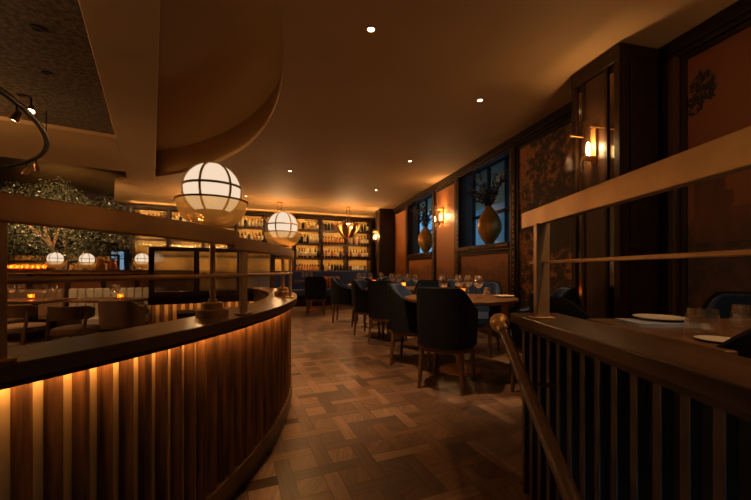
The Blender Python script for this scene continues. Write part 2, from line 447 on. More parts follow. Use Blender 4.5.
for n, (a, b_) in enumerate(wins):
    bm = N(); wbox(a, b_, 1.325, 1.395, -.02, .07); wbox(a, b_, 1.29, 1.325, 0, .045)
    st = struct(obj('trim_%d' % k, bm, 'dark_wood', loc=WO, rz=WRZ, bevel=.005)); k += 1
    bm = N()
    wbox(a, b_, 1.296, 1.308, .044, .050)
    for e0, e1 in ((a+.04, a+.3), (b_-.4, b_-.04)):
        x = e0
        while x < e1:
            d = random.uniform(.015,.04); wbox(x, x+d, 1.338, 1.338+random.uniform(.012,.03), .069, .074); x += d+.012
    # the small worn lettering on the middle of the ledge reads as seven short strokes
    x = (a+b_)/2 + .22
    for q in range(7):
        wbox(x-.02, x-.015, 1.35, 1.375, .069, .073); wbox(x-.02, x+.012, 1.372, 1.376, .069, .073)
        if q % 2: wbox(x-.02, x+.01, 1.36, 1.364, .069, .073)
        x -= .055
    obj('gold_inlay', bm, 'brass_dark', st)

# mural panels on the right wall
def panel(name, label, s0, s1, z0, z1, mat, frame='dark_wood', cat='mural'):
    t = thing(name, label, cat, W((s0+s1)/2, 0, z0), WRZ)
    w, h = s1-s0, z1-z0
    bm = N(); box(bm, (0,.012,h/2), (w-.06,.016,h-.06)); obj('painted_panel', bm, mat, t)
    bm = N()
    for sx in (-1,1): box(bm, (sx*(w/2-.02),.02,h/2), (.04,.035,h))
    for zz in (.02, h-.02): box(bm, (0,.02,zz), (w-.08,.035,.04))
    obj('panel_frame', bm, frame, t, bevel=.004); return t
m1 = panel('mural', 'large dark red landscape mural with a ruined castle above dark trees', -2.4, 2.80, .17, 2.65, 'mural_red')
panel('mural', 'dark brown tapestry panel with rust floral speckle between column and near window', 3.46, 4.84, .17, 2.65, 'tapestry')
panel('mural', 'orange landscape panel holding the wall lantern between the two windows', 6.65, 7.59, .17, 2.65, 'mural_orange')
panel('mural', 'narrow orange panel between the far window and far pillar', 9.52, 10.58, .17, 2.65, 'mural_orange')
panel('mural', 'low orange panel of painted hills below the near window', 4.99, 6.49, .17, 1.28, 'mural_orange')
panel('mural', 'low brown orange panel below the far window', 7.73, 9.35, .17, 1.28, 'mural_orange')
# castle and foliage painted on the red mural: flat relief in the panel
def castle():
    bm = N()
    # local frame of m1: x along wall (0 = middle), y into room
    def r(x0, x1, z0, z1): box(bm, ((x0+x1)/2, .0215, (z0+z1)/2), (x1-x0, .003, z1-z0))
    def X(s): return s - (-2.4+2.80)/2
    def Z(z): return z - .17
    r(X(2.60), X(2.71), Z(1.2), Z(1.66)); r(X(2.52), X(2.60), Z(1.2), Z(1.73)); r(X(2.47), X(2.52), Z(1.2), Z(1.56)); r(X(2.38), X(2.47), Z(1.2), Z(1.44))
    for q in range(3): r(X(2.525+.028*q), X(2.54+.028*q), Z(1.73), Z(1.75))
    for q in range(4): r(X(2.605+.028*q), X(2.62+.028*q), Z(1.66), Z(1.68))
    obj('castle_motif', bm, mottled('castle_paint', (.09,.03,.011), (.2,.06,.018), .6, 0, 6, (1,1,.5)), m1)
    bm = N()
    rnd = random.Random(3)
    def leafcl(cx, cz, n, rad):
        for _ in range(n):
            a = rnd.uniform(0, 2*PI); d = rad*math.sqrt(rnd.random()); x = cx+d*math.cos(a); z = cz+d*math.sin(a)
            q = rnd.uniform(0, PI); l, wd = .028, .008
            ux, uz = math.cos(q), math.sin(q)
            vs = [bm.verts.new((x+ux*l, .0228, z+uz*l)), bm.verts.new((x-uz*wd, .0228, z+ux*wd)), bm.verts.new((x-ux*l, .0228, z-uz*l)), bm.verts.new((x+uz*wd, .0228, z-ux*wd))]
            bm.faces.new(vs)
    leafcl(X(2.66), Z(2.38), 60, .08); leafcl(X(2.72), Z(2.24), 50, .07); leafcl(X(2.63), Z(2.30), 30, .06)
    for q in range(7): leafcl(X(2.3-.2*q), Z(2.60), 22, .05)
    obj('leaf_motif', bm, mottled('leaf_paint', (.02,.008,.004), (.035,.012,.005), .6), m1, recalc=False)['kind'] = 'stuff'
castle()

# columns
def column(name, s0, s1, t1):
    cs = (s0+s1)/2; w = s1-s0
    o = sbox(name, W(cs, t1/2, CEIL/2), (w, t1-.002, CEIL-.004), 'dark_wood', WRZ, .006)
    bm = N()                                   # local: y = t1/2 is the face
    f = t1/2
    pw_ = w*.46
    for sx in (-1,1):
        box(bm, (sx*(w/2-.03), f+.012, 0), (.05,.026,2.7)); box(bm, (sx*(pw_/2), f+.01, 0), (.03,.02,2.7))
    box(bm, (0,f+.014,1.33), (w,.03,.12)); box(bm, (0,f+.014,-1.28), (w,.03,.2))
    obj('face_molding', bm, 'dark_wood', o, bevel=.003)
    bm = N(); box(bm, (0,f+.004,0), (pw_-.03,.012,2.5)); obj('center_panel', bm, 'oak', o)
    bm = N()
    for sx in (-1,1): box(bm, (sx*(w/2+pw_/2)/2, f+.003, 0), ((w/2-pw_/2)-.05,.006,2.4))
    obj('mirror_strip', bm, 'mirror', o)
    bm = N()
    for e in (-1, 1):
        box(bm, (e*(w/2+.006), .02, 0), (.012, t1*.6, 2.5))
    obj('side_panel', bm, 'dark_wood', o, bevel=.003)
    return o
column('column', 2.94, 3.44, .43)
column('column', 10.6, 11.1, .46)
bm = N(); wbox(2.805, 2.835, .16, 2.66, 0, .08); wbox(2.85, 2.875, .16, 2.66, 0, .06); wbox(2.885,2.93,.16,2.66,0,.05)
struct(obj('trim_%d' % k, bm, 'oak', loc=WO, rz=WRZ, bevel=.004)); k += 1

# ------------------------------------------------------------------ sconces
def sconce(name, label, s, t, z, w=.25, h=.38, power=9):
    o = thing(name, label, 'wall lamp', W(s, t, z), WRZ, None)
    d = .12
    bm = N()
    box(bm, (-w/2, d/2+.01, 0), (.004,d,h)); box(bm, (w/2, d/2+.01, 0), (.004,d,h)); box(bm, (0, d+.01, 0), (w,.004,h))
    obj('glass_shade', bm, 'glass', o, smooth=False)
    bm = N()
    box(bm, (0,.008,0), (.05,.016,h*.8))
    box(bm, (0,.06,-h*.28), (.045,.1,.03))
    for sx in (-1,1):
        tube(bm, [(sx*w*.3,.01,h*.3), (sx*w*.3,d+.02,h*.3)], .006, 8); sphere(bm, (sx*w*.3,d+.022,h*.3), .011, 8, 6)
    obj('bracket', bm, 'brass', o)
    bm = N()
    lathe(bm, [(0,-.09), (.012,-.085), (.016,-.03), (.012,.02), (0,.03)], (0,.065,0), 10)
    obj('bulb', bm, 'bulb', o)
    light('POINT', 'sconce_light', (0,.065,.0), power, WARM, o, shadow_soft_size=.02)
    return o
sconce('wall_lantern', 'large glass wall lantern glowing on the near dark wood column', 3.19, .445, 2.06, .36, .38, 13)
sconce('wall_lantern', 'glass wall lantern on the orange panel between the two windows', 7.2, .025, 2.08, .25, .42, 40)
sconce('wall_lantern', 'small far glass wall lantern on the far wood pillar beside the bottle shelves', 10.85, .475, 2.02, .25, .38, 40)

# ------------------------------------------------------------------ curved partition
cp = thing('curved_partition', 'long curved counter partition with glowing vertical wood slats beside the aisle', 'partition', (arc(3.2,0)[0], PC[1], 0))
off = Vector((-arc(3.2,0)[0], -PC[1], 0))
def oc(name, bm, mat, **kw):
    bmesh.ops.translate(bm, verts=bm.verts[:], vec=off); return obj(name, bm, mat, cp, **kw)
bm = N(); strip(bm, arcpts(3.09, 90), arcpts(3.31, 90), .762, .80); oc('countertop', bm, 'counter', bevel=.003)
bm = N(); strip(bm, arcpts(3.285, 90), arcpts(3.305, 90), .748, .762); oc('fascia', bm, 'dark_wood')
bm = N(); strip(bm, arcpts(3.12, 90), arcpts(3.235, 90), .0, .76); oc('backing_panel', bm, 'backing')
bm = N(); strip(bm, arcpts(3.245, 90), arcpts(3.283, 90), .756, .761); oc('light_strip', bm, 'led')
bm = N()
ns = 74
for i in range(ns):
    a = A0 + (A1-A0)*(i+.5)/ns
    x, y = arc(3.238, a)
    ring = []
    w = .037
    for z in (.13, .755):
        r_ = []
        for q in range(7):
            b_ = -PI/2 + PI*q/6
            r_.append(bm.verts.new((x + math.cos(a)*.026*math.cos(b_) - math.sin(a)*w/2*math.sin(b_), y + math.sin(a)*.026*math.cos(b_) + math.cos(a)*w/2*math.sin(b_), z)))
        ring.append(r_)
    for q in range(6): bm.faces.new([ring[0][q], ring[0][q+1], ring[1][q+1], ring[1][q]])
    bm.faces.new(ring[0][::-1]); bm.faces.new(ring[1])
oc('slats', bm, 'slat')
bm = N(); strip(bm, arcpts(3.235, 90), arcpts(3.272, 90), .055, .128); oc('base_strip', bm, 'base_brass')
bm = N(); strip(bm, arcpts(3.235, 90), arcpts(3.262, 90), .001, .055); oc('toe_kick', bm, 'black')

# brass railing on it
br = thing('brass_railing', 'curved flat brass guard rail standing on the slatted counter', 'railing', (arc(3.27,0)[0], PC[1], .8))
off2 = Vector((-arc(3.27,0)[0], -PC[1], -.8))
def ob(name, bm, mat, **kw):
    bmesh.ops.translate(bm, verts=bm.verts[:], vec=off2); return obj(name, bm, mat, br, **kw)
def ang(Y, r=3.27): return math.asin((Y-PC[1])/r)
bm = N(); a0, am, a1 = A0, ang(1.52), ang(2.72)
strip(bm, arcpts(3.25, 40, a0, am), arcpts(3.285, 40, a0, am), 1.105, 1.168)
ob('top_rail', bm, 'brass', bevel=.003)
bm = N(); strip(bm, arcpts(3.252, 40, am-.012, a1), arcpts(3.288, 40, am-.012, a1), 1.088, 1.142); ob('top_rail', bm, 'brass', bevel=.003)
bm = N(); tube(bm, [(*p, .977) for p in arcpts(3.27, 60, a0, a1)], .008, 8); ob('lower_rod', bm, 'brass')
for Y in (.745, 1.585, 2.52):
    a = ang(Y); x, y = arc(3.268, a)
    bm = N(); box(bm, (x,y,.955), (.016,.045,.30) if Y > 1 else (.02,.05,.33), a); box(bm, (x,y,.804), (.05,.07,.008), a)
    ob('post', bm, 'brass_pale' if Y > 1 else 'brass', bevel=.002)

# ------------------------------------------------------------------ globe lamps
def globe_lamp(label, loc, stem=.543, rz=0, power=0):
    o = thing('globe_lamp', label, 'lamp', loc, rz)
    g = .112
    bm = N(); lathe(bm, [(0,0), (.065,0), (.065,.03), (.06,.034), (.042,.036), (.042,.058), (.037,.062), (.018,.064), (.018,.075), (0,.075)] if stem > .3 else [(0,0), (.06,0), (.06,.01), (0,.01)], seg=28); obj('base', bm, 'brass', o)
    bm = N(); lathe(bm, [(0,.0), (.0115,.0), (.0115,stem-.16), (.02,stem-.158), (.02,stem-.115), (0,stem-.115)], seg=12); obj('pole', bm, 'brass', o)
    bm = N(); sphere(bm, (0,0,stem), g, 32, 20); obj('opal_globe', bm, 'globe', o)
    bm = N()
    for q in range(3):
        a = R(27+60*q); pts = []
        for j in range(40):
            b = 2*PI*j/40; pts.append((g*1.02*math.cos(b)*math.cos(a), g*1.02*math.cos(b)*math.sin(a), stem+g*1.02*math.sin(b)))
        tube(bm, pts, .005, 6, True)
    tube(bm, [(g*1.025*math.cos(2*PI*j/40), g*1.025*math.sin(2*PI*j/40), stem+.012) for j in range(40)], .0052, 6, True)
    lathe(bm, [(0,-g*1.03)] + [(g*1.03*math.sin(R(q)), -g*1.03*math.cos(R(q))) for q in range(6,37,6)] + [(g*1.005*math.sin(R(36)), -g*1.005*math.cos(R(36)))], (0,0,stem), 28)
    obj('cage', bm, 'cage', o)
    bm = N()
    prof = [(.022,-.160), (.055,-.157), (.09,-.145), (.117,-.12), (.134,-.088), (.141,-.052)]
    lathe(bm, prof, (0,0,stem), 36); obj('amber_bowl', bm, 'amber_bowl', o)
    bm = N(); tube(bm, [(.1415*math.cos(2*PI*j/40), .1415*math.sin(2*PI*j/40), stem-.05) for j in range(40)], .0042, 6, True); obj('bowl_rim', bm, 'cage', o)
    return o
globe_lamp('large glowing globe lamp in a brass cage on the near part of the counter', (AX(212.5,1.5),1.5,.8), rz=R(4))
globe_lamp('second globe lamp farther along the counter, by the last rail post', (AX(282.8,2.75),2.75,.8), rz=R(-10))

# ------------------------------------------------------------------ glazed partition
d = PB-PA; gl = d.length; ga = math.atan2(d.y, d.x)
gp = thing('glazed_partition', 'dark framed reeded glass screen on a lit slatted base behind the counter', 'partition', (PA.x,PA.y,-.2), ga)
bm = N(); box(bm, (gl/2,.05,.44), (gl,.06,.87)); obj('backing_panel', bm, 'backing', gp)
bm = N()
for i in range(int(gl/.075)):
    x = .04+i*.075; box(bm, (x,.012,.44), (.042,.028,.87))
obj('slats', bm, 'slat', gp, bevel=.006)
bm = N(); box(bm, (gl/2,-.005,.905), (gl,.19,.05)); box(bm, (gl/2,-.094,.87), (gl,.012,.03)); obj('ledge', bm, 'dark_wood', gp, bevel=.003)
bm = N(); box(bm, (gl/2,-.072,.876), (gl-.04,.02,.006)); obj('light_strip', bm, 'led_low', gp)
bm = N(); H0, H1 = .93, 1.435
for x in (.025, gl*.345, gl*.69, gl-.025): box(bm, (x,.02,(H0+H1)/2), (.05 if x in (.025, gl-.025) else .055,.06,H1-H0))
box(bm, (gl/2,.02,H0+.025), (gl,.065,.05)); box(bm, (gl/2,.02,H1-.02), (gl,.065,.04))
obj('frame', bm, 'counter_dark', gp, bevel=.003)
for x0, x1 in ((.05,gl*.345-.03), (gl*.345+.03,gl*.69-.03), (gl*.69+.03,gl-.05)):
    bm = N(); n = int((x1-x0)/.012); w = (x1-x0)/n
    vs = []
    for i in range(n*4+1):
        x = x0 + w*i/4; b_ = .004*abs(math.sin(PI*i/4)); vs.append((bm.verts.new((x,.02-b_,H0+.05)), bm.verts.new((x,.02-b_,H1-.04))))
    for i in range(n*4): bm.faces.new([vs[i][0], vs[i+1][0], vs[i+1][1], vs[i][1]])
    obj('pane', bm, 'reeded', gp)
bm = N(); box(bm, (0,0,.38), (.52,.3,.76)); box(bm, (0,0,.78), (.56,.34,.035))
o = thing('service_station', 'low dark cabinet standing against the lit slats below the glass screen', 'cabinet', (-1.66,3.5,-.2), ga)
obj('body', bm, 'dark_wood', o, bevel=.004)
bm = N(); box(bm, (0,-.153,.38), (.22,.008,.6)); bmesh.ops.translate(bm, verts=bm.verts[:], vec=(-.125,0,0)); dd = obj('door', bm, 'dark_wood', o, bevel=.003)
bm = N(); box(bm, (-.035,-.163,.45), (.012,.012,.1)); obj('handle', bm, 'brass_dark', dd)
bm = N(); box(bm, (.125,-.153,.38), (.22,.008,.6)); dd = obj('door', bm, 'dark_wood', o, bevel=.003)
bm = N(); box(bm, (.035,-.163,.45), (.012,.012,.1)); obj('handle', bm, 'brass_dark', dd)

# ------------------------------------------------------------------ right balustrade
bl = thing('stair_balustrade', 'dark wood balustrade with a broad flat top beside the stairs', 'balustrade', (.74,.9,0))
bm = N(); box(bm, (0,-.08,.779), (.22,1.64,.042)); obj('countertop', bm, 'counter_dark', bl, bevel=.004)
bm = N(); box(bm, (0,-.08,.745), (.16,1.58,.026)); obj('under_rail', bm, 'dark_wood', bl)
bm = N(); box(bm, (.03,-.08,.25), (.05,1.56,.966)); obj('dark_gap_sheet', bm, 'black', bl)  # black sheet added to keep the gaps between the balusters dark
for i in range(19):
    y = .68-.075*i
    bm = N(); box(bm, (-.06,y,.25), (.027,.027,.966)); obj('baluster', bm, 'baluster', bl, bevel=.003)
rr = thing('brass_railing', 'straight flat brass guard rail above the stair balustrade', 'railing', (.69,.9,.8))
bm = N(); box(bm, (0,-.065,.425), (.03,1.57,.072)); obj('top_rail', bm, 'brass', rr, bevel=.003)
bm = N(); box(bm, (0,-.07,.232), (.014,1.46,.012)); obj('lower_rod', bm, 'brass', rr, bevel=.003)
for y in (.555, -.55):
    bm = N(); box(bm, (0,y,.197), (.055,.03,.392)); box(bm, (0,y,.004), (.085,.06,.008)); obj('post', bm, 'brass_pale', rr, bevel=.003)
hr = thing('handrail', 'round wooden stair handrail ending in a brass ball', 'handrail', (.56,1.6,0))
p0, p1 = Vector((.014,0,.748)), Vector((-.12,-1.05,.318))
bm = N(); tube(bm, [p0, p0.lerp(p1,.5), p1], .021, 14); obj('bar', bm, 'oak', hr)
bm = N(); sphere(bm, p0+Vector((0,.02,.008)), .044, 20, 14); tube(bm, [p0.lerp(p1,.02), p0.lerp(p1,.05)], .026, 14); obj('ball_cap', bm, 'brass', hr)
for f_ in (.28, .82):
    q = p0.lerp(p1, f_)
    bm = N(); tube(bm, [q, q+Vector((0,0,-.05)), Vector((.107,q.y,q.z-.06))], .008, 8); obj('bracket', bm, 'brass_dark', hr)

# ------------------------------------------------------------------ dining chairs
def sup(a, rx, ry, e=2.7):
    c, s_ = math.cos(a), math.sin(a)
    return rx*math.copysign(abs(c)**(2/e), c), ry*math.copysign(abs(s_)**(2/e), s_)
def sst(a, b, x):
    x = min(max((x-a)/(b-a), 0), 1); return x*x*(3-2*x)
def shell(bm, ro, ri, z0, hb, ha, span=R(138), n=44, flare=.02):
    rows = []
    for i in range(n+1):
        p = -span + 2*span*i/n
        a = -PI/2 + p
        h = hb + (ha-hb)*sst(R(34), R(112), abs(p))
        col = []
        for z, k in ((z0, 0), (z0+(h-z0)*.5, .35), (h-.03, .9), (h, 1)):
            fl_ = flare*k*(1-sst(R(40),R(110),abs(p)))
            xo, yo = sup(a, ro[0]+.01*k, ro[1]); xi, yi = sup(a, ri[0]+.01*k, ri[1])
            if z == h: xo, yo, xi, yi = xo*.985+xi*.015, yo*.985+yi*.015, xi*.985+xo*.015, yi*.985+yo*.015
            col.append(((xo, yo-fl_, z), (xi, yi-fl_, z)))
        ring = [bm.verts.new(c[0]) for c in col] + [bm.verts.new(((col[-1][0][0]+col[-1][1][0])/2, (col[-1][0][1]+col[-1][1][1])/2, h+.012))] + [bm.verts.new(c[1]) for c in col[::-1]]
        rows.append(ring)
    m = len(rows[0])
    for i in range(n):
        for q in range(m): bm.faces.new([rows[i][q], rows[i+1][q], rows[i+1][(q+1)%m], rows[i][(q+1)%m]])
    bm.faces.new(rows[0]); bm.faces.new(rows[-1][::-1])
def supdisc(bm, rx, ry, z0, z1, rnd=.015, n=32, cy=0):
    lv = [(z0,1-.0), (z1-rnd,1), (z1,1-rnd/rx)]
    rings = []
    for z, k in lv: rings.append([bm.verts.new((sup(2*PI*i/n, rx*k, ry*k)[0], sup(2*PI*i/n, rx*k, ry*k)[1]+cy, z)) for i in range(n)])
    for a, b in zip(rings, rings[1:]):
        for i in range(n): bm.faces.new([a[i], a[(i+1)%n], b[(i+1)%n], b[i]])
    bm.faces.new(rings[0][::-1]); bm.faces.new(rings[-1])
def make_chair(label):
    t = thing('dining_chair', label, 'chair')
    bm = N(); shell(bm, (.238,.265), (.216,.243), .365, .85, .64); obj('outer_shell', bm, 'velvet_shaded', t)
    bm = N(); shell(bm, (.216,.243), (.182,.203), .38, .838, .628, R(134), 40, .018); obj('inner_pad', bm, 'velvet', t)
    bm = N(); supdisc(bm, .20,.235,.384,.475,.03, cy=.025); obj('seat_cushion', bm, 'velvet', t)
    bm = N(); supdisc(bm, .222,.252,.325,.383,.004); obj('seat_frame', bm, 'chair_wood', t)
    for sx in (-1,1):
        for sy in (-1,1):
            bm = N(); tube(bm, [(sx*.165,sy*.185,.335), (sx*.185,sy*.207,0)], [.024,.0145], 10); obj('leg', bm, 'chair_wood', t)
    return t
CH = []
def chair(x, y, fx, fy, label, group='blue barrel dining chairs'):
    rz = math.atan2(-fx, fy)
    if not CH:
        c = make_chair(label); c.location = (x,y,0); c.rotation_euler.z = rz; CH.append(c)
    else: c = dup(CH[0], (x,y,0), rz, label)
    c['group'] = group
    return c
chair(.63,3.06,.21,.38, 'nearest navy barrel chair with its dark back to the aisle')
chair(.42,3.78,.75,-.3, 'navy barrel chair on the aisle side of the nearest round table, turned toward it')
chair(.74,4.5,-.12,-1, 'barrel chair on the wall side of the nearest table, under the near window\'s far end')
chair(1.26,4.25,-.5,-.8, 'barrel chair on the wall side of the nearest table, under the near window\'s middle')
chair(.17,4.83,.21,.38, 'navy barrel chair with its back to us at the middle round table')
chair(-.06,5.44,.8,-.35, 'navy barrel chair on the aisle side of the middle round table, turned toward it')
chair(.52,6.08,-.2,-1, 'barrel chair on the wall side of the middle table, below the panel with a lantern')
chair(1.05,5.48,-1,-.3, 'barrel chair on the wall side of the middle table, half hidden behind wine glasses')
chair(-.15,6.22,.21,.38, 'navy barrel chair with its back to us at the farthest round table')
chair(-.58,6.76,.9,-.1, 'blue barrel chair on the aisle side of the farthest round table, turned toward it')
chair(.2,7.5,-.2,-1, 'barrel chair on the wall side of the farthest round table')
chair(-1.33,7.8,-.1,1, 'lone navy barrel chair with its back to us before the blue banquette')
chair(1.38,2.98,-1,.35, 'barrel chair in shadow past the brass ball, facing the nearest round table')
chair(1.19,1.98,1,.05, 'barrel chair just past the brass rail post, beyond the right table')
chair(2.16,2.0,-.6,-.5, 'blue barrel chair against the red mural behind the right table')
chair(1.275,1.20,0,1, 'nearest shaded barrel chair pushed in at the right table, cut by the frame')

# ------------------------------------------------------------------ round tables
def round_table(x, y, label, r=.55, zt=.73):
    t = thing('round_table', label, 'table', (x,y,0), 0, 'round wooden dining tables')
    bm = N(); lathe(bm, [(0,zt-.035), (r-.02,zt-.035), (r,zt-.025), (r,zt-.006), (r-.006,zt), (0,zt)], seg=56); obj('tabletop', bm, 'counter', t)
    bm = N(); lathe(bm, [(0,.02), (.04,.02), (.036,.1), (.036,zt-.05), (.12,zt-.035), (0,zt-.035)], seg=20); obj('column', bm, 'brass_dark', t)
    bm = N(); lathe(bm, [(0,0), (.2,0), (.2,.012), (.17,.02), (.05,.03), (0,.03)], seg=36); obj('base', bm, 'brass', t)
    return t
TZ = .73
T1, T2, T3, T4 = (.84,3.5), (.40,5.25), (.02,6.68), (-1.62,8.75)
round_table(*T1, 'nearest round table on a brass foot, set with four wine glasses')
round_table(*T2, 'middle round table of the row, between the nearest and farthest')
round_table(*T3, 'farthest round table of the row, before the far pillar')
round_table(*T4, 'small round table in front of the blue banquette', .4)

# glasses
PROT = {}
def place(kind, make, x, y, z, label, cat, group):
    if kind not in PROT:
        o = make(); PROT[kind] = o; o.location = (x,y,z); tag(o, label, cat, group)
    else:
        o = dup(PROT[kind], (x,y,z), 0, label); o['category'] = cat; o['group'] = group
    return o
def mk_wine():
    o = thing('wine_glass', 'x', 'glass')
    bm = N(); lathe(bm, [(.004,.095), (.02,.1), (.036,.118), (.046,.145), (.044,.17), (.034,.215), (.0328,.215), (.0428,.17), (.0448,.146), (.035,.1205), (.02,.1028), (0,.1)], seg=20); obj('bowl', bm, 'wine', o)
    bm = N(); lathe(bm, [(0,0), (.035,0), (.035,.002), (.008,.006), (.004,.015), (.0035,.06), (.005,.098), (0,.098)], seg=20); obj('stem', bm, 'wine', o)
    return o
def mk_tumbler():
    bm = N(); lathe(bm, [(0,0), (.04,0), (.042,.004), (.034,.085), (.0325,.085), (.0395,.012), (0,.012)], seg=24)
    return obj('tumbler', bm, 'wine')
def mk_votive():
    o = thing('candle_holder', 'x', 'candle')
    bm = N(); lathe(bm, [(0,0), (.034,0), (.038,.01), (.038,.075), (.036,.075), (.036,.01), (0,.008)], seg=20); obj('cup', bm, 'votive', o)
    bm = N(); lathe(bm, [(0,.009), (.03,.009), (.03,.03), (0,.03)], seg=14); obj('wax', bm, 'label_cream', o)
    bm = N(); lathe(bm, [(0,.031), (.007,.038), (.006,.05), (0,.065)], seg=8); obj('flame', bm, 'flame', o)
    light('POINT', 'candle_light', (0,0,.05), .5, (1,.45,.13), o, shadow_soft_size=.008)
    return o
def mk_plate():
    bm = N(); lathe(bm, [(0,0), (.06,0), (.1,.012), (.1,.015), (.06,.005), (0,.005)], seg=28)
    return obj('side_plate', bm, 'china')
def wine(px, Y, z, lab, grp): place('wine', mk_wine, AX(px,Y), Y, z, lab, 'glass', grp)
def votive(px, Y, z, lab): place('votive', mk_votive, AX(px,Y), Y, z, lab, 'candle', 'amber candle holders')
def tumbler(px, Y, z, lab, x=None): return place('tumbler', mk_tumbler, AX(px,Y), Y, z, lab, 'glass', 'water tumblers')
def plate(px, Y, z, lab): return place('plate', mk_plate, AX(px,Y), Y, z, lab, 'plate', 'white side plates')
g1, g2, g3 = 'wine glasses on the nearest table', 'wine glasses on the middle table', 'wine glasses on the farthest table'
wine(443,3.35,TZ,'wine glass left of the candle on the nearest round table',g1)
wine(459,3.55,TZ,'wine glass directly in front of the candle on the nearest round table',g1)
wine(468.5,3.62,TZ,'wine glass just right of the candle on the nearest round table',g1)
wine(478.5,3.36,TZ,'rightmost wine glass on the nearest round table',g1)
votive(461.5,3.8,TZ,'lit amber candle holder on the nearest round table')
tumbler(487,3.72,TZ,'water tumbler beside the wine glasses on the nearest round table')
tumbler(433,3.7,TZ,'water tumbler partly hidden by the nearest chair back')
plate(504,3.5,TZ,'white side plate at the right edge of the nearest round table')
plate(437,3.95,TZ,'white side plate at the far left of the nearest round table')
wine(392,5.35,TZ,'leftmost wine glass on the middle round table',g2)
wine(399,5.15,TZ,'wine glass left of the candle on the middle round table',g2)
wine(407,5.25,TZ,'wine glass right of the candle on the middle round table',g2)
wine(415.5,5.0,TZ,'rightmost wine glass on the middle round table',g2)
votive(403.5,5.45,TZ,'lit amber candle holder on the middle round table')
tumbler(422.5,5.2,TZ,'water tumbler right of the glasses on the middle round table')
plate(428,5.35,TZ,'white side plate at the right of the middle round table')
wine(359,6.65,TZ,'leftmost wine glass on the farthest round table',g3)
wine(364,6.85,TZ,'second wine glass from the left on the farthest round table',g3)
wine(370.5,6.5,TZ,'third wine glass from the left on the farthest round table',g3)
wine(381.5,6.7,TZ,'rightmost wine glass on the farthest round table',g3)
votive(373.5,6.95,TZ,'lit amber candle holder on the farthest round table')
tumbler(387,6.8,TZ,'water tumbler at the right of the farthest round table')
for px, nm in ((303,'left'), (307,'middle'), (311.5,'right')):
    wine(px,8.75,TZ,'%s wine glass of three on the table before the blue banquette' % nm,'wine glasses before the banquette')

# right table
rt = thing('dining_table', 'rectangular wooden table beyond the stair balustrade', 'table', (1.62,1.36,0))
RZ_ = .765
bm = N(); box(bm, (0,0,RZ_-.02), (1.2,.68,.04)); obj('tabletop', bm, 'counter', rt, bevel=.006)
bm = N(); lathe(bm, [(0,.02), (.045,.02), (.04,.1), (.04,RZ_-.06), (.14,RZ_-.04), (0,RZ_-.04)], seg=20); obj('column', bm, 'brass_dark', rt)
bm = N(); lathe(bm, [(0,0), (.22,0), (.22,.012), (.05,.03), (0,.03)], seg=32); obj('base', bm, 'brass', rt)
def scl(o, k): o.scale = (k,)*3
o = tumbler(702,1.28,RZ_,'left water tumbler on the right table, beside the pale blue cards'); o.scale = (1.3,1.3,1.1)
o = tumbler(747,1.40,RZ_,'right water tumbler on the right table, cut by the frame'); o.scale = (1.3,1.3,1.1)
o = plate(659,1.545,RZ_+.016,'white side plate lying on the pale blue cards'); scl(o, .95)
o = plate(719,1.15,RZ_,'white side plate in front of the nearest shaded chair'); scl(o, .62)
bm = N(); box(bm, (0,0,.0035), (.27,.18,.007)); o = obj('menu_card', bm, 'paper_blue', loc=(AX(662,1.49),1.49,RZ_), rz=R(-10)); tag(o, 'lower of two pale blue menu cards at the left of the right table', 'menu')
bm = N(); box(bm, (0,0,.0035), (.26,.17,.007)); o = obj('menu_card', bm, 'paper_blue', loc=(AX(659,1.505),1.505,RZ_+.008), rz=R(-4)); tag(o, 'upper pale blue menu card lying directly under a side plate', 'menu')

